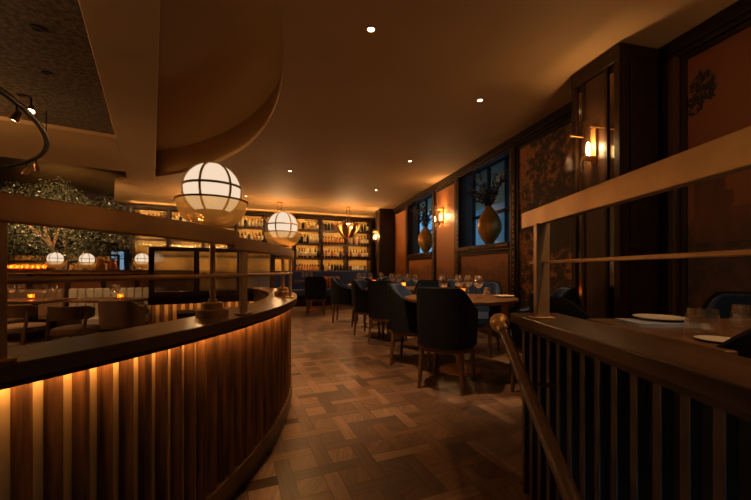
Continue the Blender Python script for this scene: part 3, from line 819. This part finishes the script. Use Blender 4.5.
# ------------------------------------------------------------------ vases with branches
def vase(label, s, z, seed):
    o = thing('vase', label, 'vase', W(s,-.09,z))
    H = .62
    bm = N()
    prof = [(0,0), (.05,0)] + [(.04+.145*math.sin(PI*u**.92)**1.1, H*u) for u in [i/16 for i in range(1,16)]] + [(.035,H), (.02,H-.02), (0,H-.03)]
    n = 28; rings = []
    for r, zz in prof:
        rings.append([bm.verts.new((r*math.cos(2*PI*q/n)*(1+.06*math.cos(3*2*PI*q/n+zz*4)), r*math.sin(2*PI*q/n)*(1+.06*math.cos(3*2*PI*q/n+zz*4)), zz)) for q in range(n)])
    for a, b in zip(rings, rings[1:]):
        for q in range(n): bm.faces.new([a[q], a[(q+1)%n], b[(q+1)%n], b[q]])
    bmesh.ops.remove_doubles(bm, verts=bm.verts[:], dist=1e-5)
    obj('body', bm, 'gold', o)
    rnd = random.Random(seed)
    bb, lf, fl_ = N(), N(), N()
    for i in range(19):
        a = rnd.uniform(0, 2*PI); sp = rnd.uniform(.15,.55); top = rnd.uniform(.2,.66)
        sx, sy = math.cos(a)*sp, math.sin(a)*sp
        dvec = Vector((sx, sy, 0)); dl = W(0,1)-W(0,0)
        tt = dvec.dot(dl)
        if tt < 0: dvec -= dl*tt*.65
        pts = [Vector((0,0,H-.15)), Vector((dvec.x*.12,dvec.y*.12,H)), Vector((dvec.x*.55,dvec.y*.55,H+top*.55)), Vector((dvec.x,dvec.y,H+top))]
        tube(bb, pts, [.004,.004,.003,.0015], 5)
        for j in range(46):
            u = rnd.uniform(.25, 1); k = u*3; q = min(int(k), 2); p = pts[q].lerp(pts[q+1], k-q)
            if p.z < H+.03: continue
            dr = Vector((rnd.gauss(0,1), rnd.gauss(0,1), rnd.gauss(.3,.8))).normalized()
            sd = dr.cross(Vector((rnd.gauss(0,1), rnd.gauss(0,1), rnd.gauss(0,1)))).normalized()
            l, w = rnd.uniform(.04,.075), .013
            lf.faces.new([lf.verts.new(p), lf.verts.new(p+dr*l*.5+sd*w), lf.verts.new(p+dr*l), lf.verts.new(p+dr*l*.5-sd*w)])
        if i % 2 == 0: sphere(fl_, pts[2].lerp(pts[3], rnd.uniform(.2,.9)), rnd.uniform(.018,.03), 7, 5)
    obj('branches', bb, 'bark', o); obj('leaves', lf, 'leaf', o, recalc=False); obj('blossoms', fl_, 'blossom', o)
    return o
vase('gold seed shaped vase of leafy branches on the near window ledge', 5.72, 1.398, 4)
vase('gold vase of leafy branches on the far window ledge', 8.45, 1.398, 9)

# ------------------------------------------------------------------ bottle wall
bw = thing('bottle_shelving', 'wall wide dark wood bottle shelving with glowing back panels', 'shelving', SO, SRZ)
DIV = [.06+.85*i for i in range(9)]
ROWZ = [2.28, 1.84, 1.39, .93]
TOP = 2.66
bm = N(); box(bm, (3.45,.35,1.33), (6.84,.03,2.62)); obj('back_panel', bm, 'shelf_back', bw)
bm = N()
for x in DIV: box(bm, (x,.16,TOP/2), (.075,.36,TOP))
obj('upright', bm, 'dark_wood', bw, bevel=.004)
for z in ROWZ + [.48]:
    bm = N()
    for x in DIV[:-1]:
        box(bm, (x+.425,.17,z-.018), (.775,.34,.036)); box(bm, (x+.425,.008,z-.032), (.775,.018,.064))
    sh = obj('shelf', bm, 'oak', bw, bevel=.003)
bm = N(); box(bm, (3.46,.16,TOP+.02), (6.95,.42,.045)); box(bm, (3.46,.0,TOP-.012), (6.9,.02,.04)); obj('top_board', bm, 'dark_wood', bw, bevel=.004)
bm = N(); box(bm, (3.46,.14,.24), (6.8,.3,.44)); obj('lower_cabinet', bm, 'dark_wood', bw)
for z in [TOP] + ROWZ[:3]:
    bm = N()
    for x in DIV[:-1]: box(bm, (x+.425,.025,z-.041 if z != TOP else z-.006), (.74,.012,.008))
    obj('light_strip', bm, 'led_shelf', bw)
bm = N(); box(bm, (3.46,.1,TOP+.047), (6.8,.03,.006)); obj('cove_strip', bm, 'led_cove', bw)

def bottle_proto(name, mats, prof, idx):
    bm = N(); lathe(bm, prof, seg=10, mats=idx); o = obj(name, bm, mats); return o
WB = [(0,0), (.037,0), (.038,.01), (.038,.06), (.0383,.061), (.0383,.15), (.038,.151), (.038,.19), (.03,.215), (.015,.24), (.0145,.26), (.0155,.261), (.0155,.305), (0,.305)]
WI = [0,0,0,0,1,1,1,0,0,0,0,2,2]
SPB = [(0,0), (.045,0), (.046,.01), (.046,.04), (.0463,.041), (.0463,.12), (.046,.121), (.046,.15), (.02,.185), (.017,.215), (.019,.216), (.019,.25), (0,.25)]
SI = [0,0,0,0,1,1,1,0,0,0,2,2]
KINDS_ = {
 'dark': ('wine_bottle', ['bottle_dark','label_cream','foil_black'], WB, WI, 'dark wine bottle with cream label'),
 'gold': ('wine_bottle', ['bottle_dark','label_orange','foil_gold'], WB, WI, 'dark wine bottle with orange label'),
 'red': ('wine_bottle', ['bottle_dark','label_red','foil_red'], WB, WI, 'dark wine bottle with red capsule'),
 'plain': ('wine_bottle', ['bottle_dark','bottle_dark','foil_gold'], WB, WI, 'black wine bottle with gold capsule'),
 'white': ('wine_bottle', ['bottle_pale','label_cream','white_card'], WB, WI, 'pale wine bottle with white capsule'),
 'amber': ('spirit_bottle', ['bottle_amber','label_cream','foil_black'], SPB, SI, 'squat amber spirit bottle'),
 'clear': ('spirit_bottle', ['bottle_pale','label_cream','foil_gold'], SPB, SI, 'squat pale spirit bottle'),
}
BP = {}
ORD = ['first','second','third','fourth','fifth','sixth','seventh','eighth','ninth','tenth']
BAYN = ['leftmost bay', 'second bay from the left', 'third bay from the left', 'fourth bay from the left', 'fifth bay from the left', 'third bay from the right', 'second bay from the right', 'rightmost bay']
ROWN = ['top', 'second', 'third', 'bottom']
def bottles(bay, row, seq, gap=None):
    n = len(seq); x0, x1 = DIV[bay]+.085, DIV[bay+1]-.085
    for i, kd in enumerate(seq):
        if kd is None: continue
        nm, mats, prof, idx, txt = KINDS_[kd]
        p = S(x0+(x1-x0)*i/(n-1), .15+random.uniform(-.02,.02), ROWZ[row])
        if kd not in BP: o = bottle_proto(nm, mats, prof, idx); BP[kd] = o
        else: o = BP[kd].copy(); C.objects.link(o)
        o.location = p; o.rotation_euler.z = random.uniform(0, 6); 
        k = random.uniform(.94,1.06); o.scale = (1,1,k)
        tag(o, '%s, %s on the %s shelf, %s' % (txt, ORD[i], ROWN[row], BAYN[bay]), 'bottle', 'bottles on the %s shelf, %s' % (ROWN[row], BAYN[bay]))
d, g, r_, p_, w_, a_, c_ = 'dark','gold','red','plain','white','amber','clear'
bottles(0,0,[c_,p_,c_,a_,a_,c_,r_,a_])
bottles(1,0,[c_,c_,p_,a_,c_,w_,a_,c_])
bottles(2,0,[a_,c_,c_,p_,a_,c_,a_])
bottles(3,0,[c_,c_,p_,c_,a_,c_,a_,d])
bottles(4,0,[c_,p_,a_,c_,a_,c_,a_])
bottles(3,1,[d,g,d,p_,d,g,d,d])
bottles(4,1,[d,d,p_,d,g,p_,d,d])
bottles(4,2,[g,g,d,g,g,d,g,g])
bottles(5,0,[None,None,p_,None,a_,None,c_,a_])
bottles(5,1,[p_,p_,p_,d,p_,w_,w_,w_,w_])
bottles(5,2,[w_,d,d,d,w_,d,w_,d,p_])
bottles(5,3,[g,g,g,g,g,g,g,g,g])
bottles(6,0,[p_,p_,p_,p_,r_,r_,p_,r_])
bottles(6,1,[g,g,g,g,g,g,g,g])
bottles(6,2,[r_,g,d,r_,g,d,p_,r_])
bottles(6,3,[p_,None,d,p_,p_,p_,p_,p_])
bottles(7,0,[p_,r_,d,p_,d,p_,p_,d])
bottles(7,1,[r_,w_,r_,w_,r_,d,d,d])
bottles(7,2,[d,r_,d,d,r_,d,d,d])
# wine crate with white cards in the bottom right bay
cr = thing('wine_crate', 'small wooden crate of white labelled packs on the bottom shelf of the rightmost bay', 'crate', S(6.42,.14,.93), SRZ)
bm = N(); box(bm, (0,0,.008), (.5,.2,.016)); box(bm, (0,.095,.11), (.5,.012,.2)); box(bm, (-.245,0,.11), (.012,.2,.2)); box(bm, (.245,0,.11), (.012,.2,.2)); box(bm, (0,-.095,.04), (.5,.012,.06)); obj('crate_body', bm, 'oak', cr)
for i in range(5):
    bm = N(); box(bm, (-.18+.09*i,0,.105), (.07,.12,.17)); box(bm, (-.18+.09*i,0,.2), (.03,.05,.03))
    o = obj('boxed_bottle', bm, 'white_card', loc=S(6.42,.14,.932), rz=SRZ); tag(o, 'white pack in the wooden crate, %s from its left end' % ORD[i], 'pack', 'white packs in the crate')
# hanging stemware under the second shelf
def mk_hang():
    bm = N(); lathe(bm, [(0,0), (.033,0), (.033,-.003), (.005,-.01), (.004,-.09), (.03,-.11), (.04,-.14), (.034,-.2), (.032,-.2), (.036,-.14), (0,-.1)], seg=10)
    return obj('hanging_glass', bm, 'wine')
for bay in range(3):
    for i in range(9):
        p = S(DIV[bay]+.09+.084*i, .12, ROWZ[1]-.036)
        o = place('hang', mk_hang, p.x, p.y, p.z, 'stemmed glass hanging %s under the second shelf, %s' % (ORD[i], BAYN[bay]), 'glass', 'stemmed glasses hanging under the shelf')

# blue banquette and cushions
bq = thing('banquette', 'long navy blue banquette in front of the bottle shelves', 'banquette', S(4.85,-1.05,0), SRZ)
bm = N(); box(bm, (0,.28,.49), (3.2,.13,.975)); obj('backrest', bm, 'banq', bq, bevel=.03)
bm = N(); box(bm, (0,-.06,.37), (3.16,.56,.17)); obj('seat', bm, 'banq', bq, bevel=.03)
bm = N(); box(bm, (0,-.03,.142), (3.1,.46,.283)); obj('plinth', bm, 'dark_wood', bq)
def cushion(name, label, loc, rz, tilt, s, mat, cat='cushion', group=None):
    bm = N(); n = 8
    g_ = [[None]*(n+1) for _ in range(n+1)]; b_ = [[None]*(n+1) for _ in range(n+1)]
    for i in range(n+1):
        for j in range(n+1):
            u, v = i/n*2-1, j/n*2-1
            t = .5*s[2]*((1-u**4)*(1-v**4))**.5
            pin = 1-.06*(1-abs(u))*0
            g_[i][j] = bm.verts.new((u*s[0]/2, -t, v*s[1]/2)); b_[i][j] = bm.verts.new((u*s[0]/2, t, v*s[1]/2))
    for i in range(n):
        for j in range(n):
            bm.faces.new([g_[i][j], g_[i+1][j], g_[i+1][j+1], g_[i][j+1]]); bm.faces.new([b_[i][j], b_[i][j+1], b_[i+1][j+1], b_[i+1][j]])
    bmesh.ops.remove_doubles(bm, verts=bm.verts[:], dist=1e-4)
    o = obj(name, bm, mat, loc=loc, rz=rz); o.rotation_euler.x = tilt
    return tag(o, label, cat, group)
cushion('cushion', 'rust orange patterned cushion standing upright on the blue banquette', S(4.93,-.93,.638), SRZ, R(-14), (.36,.36,.14), 'orange_cloth')
cushion('cushion', 'rust orange cushion tilted beside the upright one on the blue banquette', S(5.31,-.93,.638), SRZ+R(6), R(-18), (.36,.36,.14), 'orange_cloth')

# pendants: brass leaf chandeliers
def pendant(label, loc, sc=1, power=40):
    o = thing('chandelier', label, 'chandelier', loc)
    bm = N(); lathe(bm, [(0,0), (.09,0), (.09,-.02), (0,-.02)], seg=20); tube(bm, [(-.05,0,-.02), (-.05,0,-.55)], .009, 8); tube(bm, [(.05,0,-.02), (.05,0,-.55)], .009, 8)
    lathe(bm, [(0,-.54), (.09,-.54), (.1,-.6), (0,-.62)], seg=16); obj('stem', bm, 'brass', o)
    for q in range(6):
        a = 2*PI*q/6+.3
        bm = N()
        rows = []
        for i in range(11):
            u = i/10
            rr_ = .05 + .40*u**.75; z = -1.12 + .56*u**1.25
            w = .13*math.sin(PI*min(u*.93+.05,1))**.8
            c = Vector((math.cos(a), math.sin(a), 0)); s_ = Vector((-math.sin(a), math.cos(a), 0))
            pr = []
            for k_ in range(-3,4):
                f_ = k_/3
                pr.append(bm.verts.new(c*(rr_-.05*(1-f_*f_)*-1) + s_*w*f_ + Vector((0,0,z+.02*f_*f_))))
            rows.append(pr)
        for i in range(10):
            for k_ in range(6): bm.faces.new([rows[i][k_], rows[i][k_+1], rows[i+1][k_+1], rows[i+1][k_]])
        lf = obj('leaf', bm, 'brass', o)
        md = lf.modifiers.new('thick', 'SOLIDIFY'); md.thickness = .006
    for q in range(3):
        a = 2*PI*q/3
        bm = N(); sphere(bm, (.12*math.cos(a), .12*math.sin(a), -.74), .022, 12, 8); obj('bulb', bm, 'bulb', o)
    bm = N(); tube(bm, [(0,0,-.6), (0,0,-1.1)], .012, 8); sphere(bm, (0,0,-1.12), .05, 12, 8); obj('hub', bm, 'brass', o)
    light('POINT', 'chandelier_light', (0,0,-.62), power, WARM, o, shadow_soft_size=.1)
    o.scale = (sc,)*3
    return o
pendant('brass leaf chandelier hanging in front of the right bottle bays', (AX(348,10.0),10.0,CEIL-.002), .8)
pendant('brass leaf chandelier hidden behind the second globe lamp', (AX(280,9.3),9.3,CEIL-.002), .8)
pendant('brass leaf chandelier seen through the bowl of the near globe lamp', (AX(203,8.4),8.4,CEIL-.002), .8)

# unseen chandeliers added as fill light, then the mural's lantern outside the frame
pendant('unseen chandelier added to light the left dining area, outside the frame', (-5.6,2.3,CEIL-.002), .8, 220)
pendant('unseen chandelier added as fill light behind the viewer, outside the frame', (-3.2,-1.2,CEIL-.002), .8, 8)
sconce('wall_lantern', 'glass wall lantern on the red mural, outside the frame', 1.55, .035, 2.0, .25, .42, 15)
# ------------------------------------------------------------------ left dining area (floor 0.2 m lower)
LF = -.2
def slat_chair(label, x, y, fx, fy):
    rz = math.atan2(-fx, fy)
    key = 'bent'
    if key in PROT: 
        o = dup(PROT[key], (x,y,LF), rz, label); return o
    t = thing('wooden_chair', label, 'chair', (x,y,LF), rz, 'curved back wooden chairs'); PROT[key] = t
    bm = N()
    n = 20; rows = []
    for i in range(n+1):
        a = R(-90)-R(74)+R(148)*i/n
        e = sst(0,.12,i/n)*sst(0,.12,1-i/n)
        rows.append([bm.verts.new((r*math.cos(a), r*math.sin(a)+.02, z)) for r, z in ((.26,.60+.03*(1-e)), (.275,.76-.03*(1-e)), (.255,.765-.03*(1-e)), (.24,.605+.03*(1-e)))])
    for i in range(n):
        for q in range(4): bm.faces.new([rows[i][q], rows[i][(q+1)%4], rows[i+1][(q+1)%4], rows[i+1][q]])
    bm.faces.new(rows[0]); bm.faces.new(rows[-1][::-1])
    obj('backrest', bm, 'bent_wood', t)
    bm = N(); supdisc(bm, .23,.22,.44,.49,.02); obj('seat', bm, 'tan_leather', t)
    bm = N(); supdisc(bm, .235,.225,.41,.44,.004); obj('seat_frame', bm, 'bent_wood', t)
    for sx in (-1,1):
        bm = N(); tube(bm, [(sx*.215,-.14,.68), (sx*.2,-.17,.4), (sx*.21,-.22,0)], [.016,.02,.013], 8); obj('leg', bm, 'bent_wood', t)
        bm = N(); tube(bm, [(sx*.18,.17,.43), (sx*.2,.2,0)], [.02,.013], 8); obj('leg', bm, 'bent_wood', t)
    return t
slat_chair('curved back wooden chair behind the near rail post, at the left table', AX(22,4.55), 4.55, 0, 1)
slat_chair('curved back wooden chair with an open gap under its back, second from the rail post', AX(76,4.38), 4.38, -.1, 1)
slat_chair('curved back chair whose top just shows over the slatted counter', AX(32,2.12), 2.12, -.4, .9)
t = thing('tub_chair', 'rounded brown leather tub chair with its back to us, left of the lit slats', 'chair', (AX(123,4.92),4.92,LF), R(8))
bm = N(); shell(bm, (.25,.24), (.215,.205), .42, .78, .66, R(120)); obj('shell', bm, 'tan_leather', t)
bm = N(); supdisc(bm, .22,.22,.40,.48,.02); obj('seat', bm, 'tan_leather', t)
for sx in (-1,1):
    for sy in (-1,1):
        bm = N(); tube(bm, [(sx*.16,sy*.16,.41), (sx*.2,sy*.2,0)], [.018,.012], 8); obj('leg', bm, 'chair_wood', t)
LTZ = .575
def sq_table(label, x, y, w, dp, rz=0):
    t = thing('square_table', label, 'table', (x,y,LF), rz, 'small tables on the lower floor')
    h = LTZ-LF
    bm = N(); box(bm, (0,0,h-.02), (w,dp,.04)); obj('tabletop', bm, 'counter', t, bevel=.005)
    bm = N(); box(bm, (0,0,h/2), (.09,.09,h-.04)); obj('column', bm, 'black', t)
    bm = N(); box(bm, (0,0,.012), (.42,.42,.024)); obj('base', bm, 'black', t, bevel=.004)
sq_table('small dark table with two pairs of wine glasses left of the trunk', AX(32,5.05), 5.05, .78, .62)
sq_table('small dark table with one candle before the cream booth', AX(112,5.2), 5.2, .95, .55)
gl_ = 'wine glasses on the lower floor tables'
for px, Y, nm in ((11.5,5.0,'leftmost of four wine glasses on the left lower table'), (21.5,5.1,'second wine glass from the left on the left lower table'), (44.5,5.0,'third wine glass from the left on the left lower table'), (55,5.1,'rightmost of four wine glasses on the left lower table'), (113,5.15,'left wine glass before the candle at the cream booth'), (117,5.25,'right wine glass before the candle at the cream booth')):
    wine(px, Y, LTZ, nm, gl_)
votive(31,5.1,LTZ,'lit amber candle holder between wine glasses on the left lower table')
votive(120,5.12,LTZ,'lit amber candle holder at the cream booth table')

BO, BRZ = Vector((-5.0,6.0,0)), SRZ
def Bf(s, t, z=0): return Vector((BO.x + .922*s - .387*t, BO.y + .387*s + .922*t, z))
bo = thing('booth_bench', 'cream channel tufted booth bench along the wood bar', 'bench', Bf(.42,-.1,LF), BRZ)
bm = N(); w = 1.16
for i in range(10): box(bm, (-w/2+.058+.116*i, .0, .665), (.112,.13,.45))
obj('backrest', bm, 'cream_leather', bo, bevel=.025)
bm = N(); box(bm, (0,-.28,.38), (w,.5,.14)); obj('seat', bm, 'cream_leather', bo, bevel=.03)
bm = N(); box(bm, (0,-.2,.155), (w-.04,.4,.31)); obj('plinth', bm, 'dark_wood', bo)
bo = thing('booth_bench', 'shorter tan booth back left of the cream booth', 'bench', Bf(-.62,-.12,LF), BRZ)
bm = N(); box(bm, (0,0,.66), (.8,.15,.46)); obj('backrest', bm, 'tan_leather', bo, bevel=.04)
bm = N(); box(bm, (0,-.25,.38), (.8,.42,.14)); obj('seat', bm, 'tan_leather', bo, bevel=.03)
bm = N(); box(bm, (0,-.2,.155), (.76,.34,.31)); obj('plinth', bm, 'dark_wood', bo)
for i, nm in enumerate(('lower', 'middle', 'upper')):
    bm = N(); box(bm, (0,0,.04), (.36,.3,.08)); o = obj('seat_cushion', bm, 'napkin', loc=Bf(.83-.03*i,-.42,LF+.452+.082*i), rz=BRZ+R(6*i), bevel=.025)
    tag(o, '%s of three brown cushions stacked on the right end of the cream booth' % nm, 'cushion', 'stacked brown cushions')

bar = thing('bar_counter', 'brown wood panelled bar counter behind the cream booth', 'bar', Bf(0,.05,LF), BRZ)
bm = N(); box(bm, (-.5,.1,.58), (4.6,.08,1.16)); obj('front_panel', bm, 'dark_wood', bar)
bm = N()
for i in range(9): box(bm, (-2.5+.5*i,.052,.98), (.42,.02,.3))
obj('raised_panels', bm, mottled('cherry_panel', (.16,.055,.018), (.09,.03,.01), .35, 0, 6, (1,1,.2)), bar, bevel=.006)
bm = N(); box(bm, (-.5,.22,1.18), (4.7,.46,.04)); obj('bar_top', bm, 'counter', bar, bevel=.005)
bm = N(); box(bm, (-.5,.0,1.145), (4.6,.02,.02)); obj('brass_edge', bm, 'brass', bar)
BT = LF+1.2+.0
def on_bar(px, t=.2):
    r = (px-CX)/F
    # solve s on the bar line
    s = (r*(BO.y+.922*t) - (BO.x-.387*t)) / (.922 - .387*r)
    return Bf(s, t, BT)
globe_lamp('small far globe lamp in front of the olive trunk', on_bar(55.5,.22), .19)
globe_lamp('small far globe lamp half hidden among copper pieces, right of the trunk', on_bar(87,.3), .185)
globe_lamp('small far globe lamp just left of the reeded glass screen', on_bar(142,.25), .2)
for px, nm in ((100.5,'left'), (112.5,'right')):
    p = on_bar(px,.18)
    bm = N(); lathe(bm, [(0,0), (.075,0), (.08,.01), (.07,.09), (.055,.15), (.045,.19), (.02,.2), (0,.2)], seg=20)
    o = obj('copper_jar', bm, 'copper', loc=p); tag(o, '%s of two bell shaped copper jars on the bar' % nm, 'jar', 'copper jars on the bar')
for i in range(7):
    p = on_bar(11+5.4*i, .2+.03*(i%2))
    o = dup(PROT['votive'], p, 0, 'cup with added candle in the bar row left of the globe, %s from the left' % ORD[i]); o['category'] = 'candle'; o['group'] = 'cups on the bar with added candles'; o.scale = (1.15,)*3  # candles put into the cups to make the dark bar row glow

# olive tree
def olive(label, loc):
    o = thing('olive_tree', label, 'tree', loc)
    rnd = random.Random(5); bb, lf = N(), N()
    tips = []
    def grow(p, dvec, r, l, depth):
        q = p + dvec*l; mid = p.lerp(q,.5)+Vector((rnd.gauss(0,.03), rnd.gauss(0,.03), 0))
        tube(bb, [p, mid, q], [r, r*.85, r*.7], 7)
        if depth == 0: tips.append((p, q)); return
        for _ in range(3):
            nd = (dvec + Vector((rnd.gauss(0,.38), rnd.gauss(0,.38), rnd.gauss(0,.2)))).normalized()
            if nd.z < -.1: nd.z = .1
            grow(q, nd, r*.62, l*.72, depth-1)
    grow(Vector((0,0,0)), Vector((.12,0,1)).normalized(), .085, 1.1, 2)
    for _ in range(30):
        pass
    n = 0
    while n < 32000:
        u = Vector((rnd.gauss(0,1), rnd.gauss(0,1), rnd.gauss(0,1))).normalized()*rnd.random()**.4
        lump = 1 + .18*math.sin(u.x*7+1)*math.cos(u.y*6)
        p = Vector((u.x*1.55*lump-.15, u.y*1.1*lump, 2.2+u.z*.84*lump - .16*max(u.x,0)))
        if p.z < 1.3: continue
        if math.sin(p.x*5.1+p.z*3)*math.sin(p.y*4.7+1)*math.sin(p.z*6.3) > .38: continue
        dr = Vector((rnd.gauss(0,1), rnd.gauss(0,1), rnd.gauss(-.2,.8))).normalized()
        sd = dr.cross(Vector((rnd.gauss(0,1), rnd.gauss(0,1), rnd.gauss(0,1)))).normalized()
        l, w = rnd.uniform(.045,.075), .0085
        lf.faces.new([lf.verts.new(p), lf.verts.new(p+dr*l*.5+sd*w), lf.verts.new(p+dr*l), lf.verts.new(p+dr*l*.5-sd*w)]); n += 1
    obj('trunk', bb, 'bark', o); obj('foliage', lf, 'olive_leaf', o, recalc=False)
    bm = N(); lathe(bm, [(0,0), (.28,0), (.36,.5), (.33,.5), (.3,.44), (0,.44)], seg=24); obj('pot', bm, 'dark_wood', o)
olive('broad dark olive tree behind the bar under the far ceiling', (-6.75,7.45,LF))

# back bar niche at far left: lit shelves and a bluish window
nb = thing('back_bar', 'lit back bar cabinet beyond the olive tree', 'cabinet', S(-1.35,.42,LF), SRZ)
bm = N(); box(bm, (0,.06,.8), (2.2,.04,1.6)); obj('back_panel', bm, 'shelf_back', nb)
bm = N()
for z in (.02,1.15,1.42,1.6): box(bm, (0,-.08,z), (2.2,.26,.03)); box(bm, (0,-.203,z-.02), (2.2,.012,.05))
for x in (-1.1,-.37,.37,1.1): box(bm, (x,-.08,.8), (.04,.26,1.6))
obj('shelves', bm, 'oak', nb)
bm = N(); box(bm, (0,-.18,1.58), (2.1,.015,.008)); box(bm, (0,-.18,1.40), (2.1,.015,.008)); obj('light_strip', bm, 'led_low', nb)
kk = ['amber','clear','gold']
for i in range(10):
    kd = kk[i%3]; o = BP[kd].copy(); C.objects.link(o); o.location = S(-2.1+.17*i,.34,LF+1.165); o.scale = (.9,.9,.7)
    tag(o, 'small bottle %s in the far back bar row beyond the olive tree' % ORD[i], 'bottle', 'bottles in the far back bar')
bm = N(); box(bm, (0,0,0), (.3,.03,.5)); w3 = struct(obj('window_3', bm, emit('blue_window', (.16,.26,.36), .5), loc=S(-.28,.25,1.25), rz=SRZ))
bm = N()
for x in (-.15,0,.15): box(bm, (x,-.02,0), (.02,.03,.52))
for z in (-.25,.05,.25): box(bm, (0,-.02,z), (.32,.03,.02))
obj('sash', bm, 'black', w3)

# ------------------------------------------------------------------ track ring and spot heads
def track_spot(label, loc, aim, power):
    o = thing('track_spotlight', label, 'spotlight', loc)
    aim = Vector(aim).normalized(); q = aim.to_track_quat('-Z','Y').to_matrix()
    bm = N(); lathe(bm, [(0,.05), (.02,.05), (.026,.03), (.036,-.04), (.034,-.05), (.03,-.045), (.022,.02), (0,.02)], seg=16)
    bmesh.ops.rotate(bm, verts=bm.verts[:], cent=(0,0,0), matrix=q); obj('head', bm, 'brass_dark', o)
    bm = N(); lathe(bm, [(0,-.036), (.028,-.036), (.028,-.03), (0,-.03)], seg=16)
    bmesh.ops.rotate(bm, verts=bm.verts[:], cent=(0,0,0), matrix=q); obj('lens', bm, 'spot_face', o)
    bm = N(); tube(bm, [(0,0,0), (0,0,.11)], .007, 6); obj('bracket', bm, 'black', o)
    l = light('SPOT', 'track_light', aim*.06, power*3, WARM, o, spot_size=R(70), spot_blend=.6, shadow_soft_size=.03)
    l.rotation_euler = aim.to_track_quat('-Z','Y').to_euler()
tc, tr_, tz = (-6.28,1.62), 3.47, 2.45
ring = thing('track_ring', 'black curved ceiling track tube at the upper left', 'light track', (tc[0],tc[1],tz))
bm = N(); tube(bm, [(tr_*math.cos(R(a)), tr_*math.sin(R(a)), 0) for a in range(-35, 96, 3)], .026, 10); obj('tube', bm, 'black', ring)
bm = N()
for a in (-20, 18, 40, 75): tube(bm, [(tr_*math.cos(R(a)), tr_*math.sin(R(a)), 0), (tr_*math.cos(R(a)), tr_*math.sin(R(a)), .3)], .006, 6)
obj('hanger', bm, 'black', ring)
def ringp(a, dr=0): return (tc[0]+(tr_+dr)*math.cos(R(a)), tc[1]+(tr_+dr)*math.sin(R(a)), tz-.12)
track_spot('lit track spotlight head on the left, under the end of the curved track', ringp(63), (-.5,-.2,-1), 18)
track_spot('lit track spotlight head pointing down beside the end of the curved track', ringp(57), (-.1,.35,-1), 18)
track_spot('lit spotlight high on the curved track, below the textured panel', (AX(31,3.45),3.45,AZ(109,3.45)), (.5,-.6,-1), 14)
track_spot('lit spotlight on the hidden rear of the curved track, turned to the olive tree', ringp(80), (-.25,1,-.12), 110)
track_spot('spotlight at the left frame edge on the curved track', ringp(24), (-.3,-.3,-1), 10)

# downlights
def downlight(label, x, y, power, size=70, z=CEIL, aim=(0,0,-1), lit=True, blend=.7):
    o = thing('downlight', label, 'ceiling light', (x,y,z))
    bm = N(); lathe(bm, [(.042,.0), (.042,-.006), (.026,-.006), (.024,.0)], seg=24); obj('ring', bm, 'brass_pale' if lit else 'black', o)
    bm = N(); lathe(bm, [(0,-.003), (.025,-.003), (.025,0), (0,0)], seg=20); obj('lens', bm, 'spot_face' if lit else 'black', o)
    if lit:
        l = light('SPOT', 'downlight_lamp', (0,0,-.02), power*3.5, WARM, o, spot_size=R(size), spot_blend=blend, shadow_soft_size=.035)
        l.rotation_euler = Vector(aim).to_track_quat('-Z','Y').to_euler()
def cl(px, py, z=CEIL):
    Y = (z-EYE)*F/(HY-py); return AX(px,Y), Y
downlight('nearest ceiling downlight, high above the aisle', *cl(371,29), 40, 70, aim=(-.05,.35,-1))
downlight('ceiling downlight over the nearest round table', *cl(480,100), 28, 60)
downlight('ceiling downlight over the middle round table', *cl(410,161), 30, 60)
downlight('ceiling downlight over the farthest round table', *cl(376,190), 30, 60)
downlight('ceiling downlight above the second globe lamp', *cl(290,171), 45, 70, aim=(.15,-.1,-1))
downlight('faint ceiling downlight near the circular ceiling edge', *cl(246,196), 30, 70)
downlight('ceiling downlight behind the viewer over the stairs', .95, -.5, 9, 60, aim=(-.25,1.9,-1.75))
downlight('added fill downlight over the right table, out of the frame', 1.35, 1.0, 5, 75)  # unseen lamp added for warm fill on this side
downlight('added fill downlight behind the viewer by the red mural', 1.9, -.2, 4, 90)  # another unseen lamp, added behind the camera for fill
for (px, py), nm in zip(((37,28), (47,73), (22,95)), ('largest, nearest', 'middle', 'farthest')):
    x, y = cl(px, py, 2.8); downlight('%s of three unlit black downlights in the textured ceiling panel' % nm, x, y, 0, z=2.8, lit=False)

# ------------------------------------------------------------------ world, camera, view
w = bpy.data.worlds.new('dusk'); bpy.context.scene.world = w; w.use_nodes = True
nt = w.node_tree; nt.nodes.clear()
bg = nt.nodes.new('ShaderNodeBackground'); ow = nt.nodes.new('ShaderNodeOutputWorld')
bg.inputs[0].default_value = (.20,.42,.62,1); bg.inputs[1].default_value = 2.6
nt.links.new(bg.outputs[0], ow.inputs[0])

cam = bpy.data.cameras.new('camera'); co = bpy.data.objects.new('camera', cam); C.objects.link(co)
co.location = (0,0,EYE); co.rotation_euler = (R(90),0,0)
cam.sensor_width = 36; cam.lens = 36*F/751; cam.shift_y = 20/751; cam.clip_start = .05
sc = bpy.context.scene; sc.camera = co
sc.view_settings.view_transform = 'Standard'; sc.view_settings.look = 'None'
sc.view_settings.exposure = 1.0; sc.view_settings.gamma = 1; sc.view_settings.use_curve_mapping = False
cy = sc.cycles
cy.use_denoising = True; cy.caustics_reflective = False; cy.caustics_refractive = False
cy.max_bounces = 10; cy.diffuse_bounces = 4; cy.glossy_bounces = 4; cy.transparent_max_bounces = 24; cy.transmission_bounces = 8
cy.sample_clamp_indirect = 6
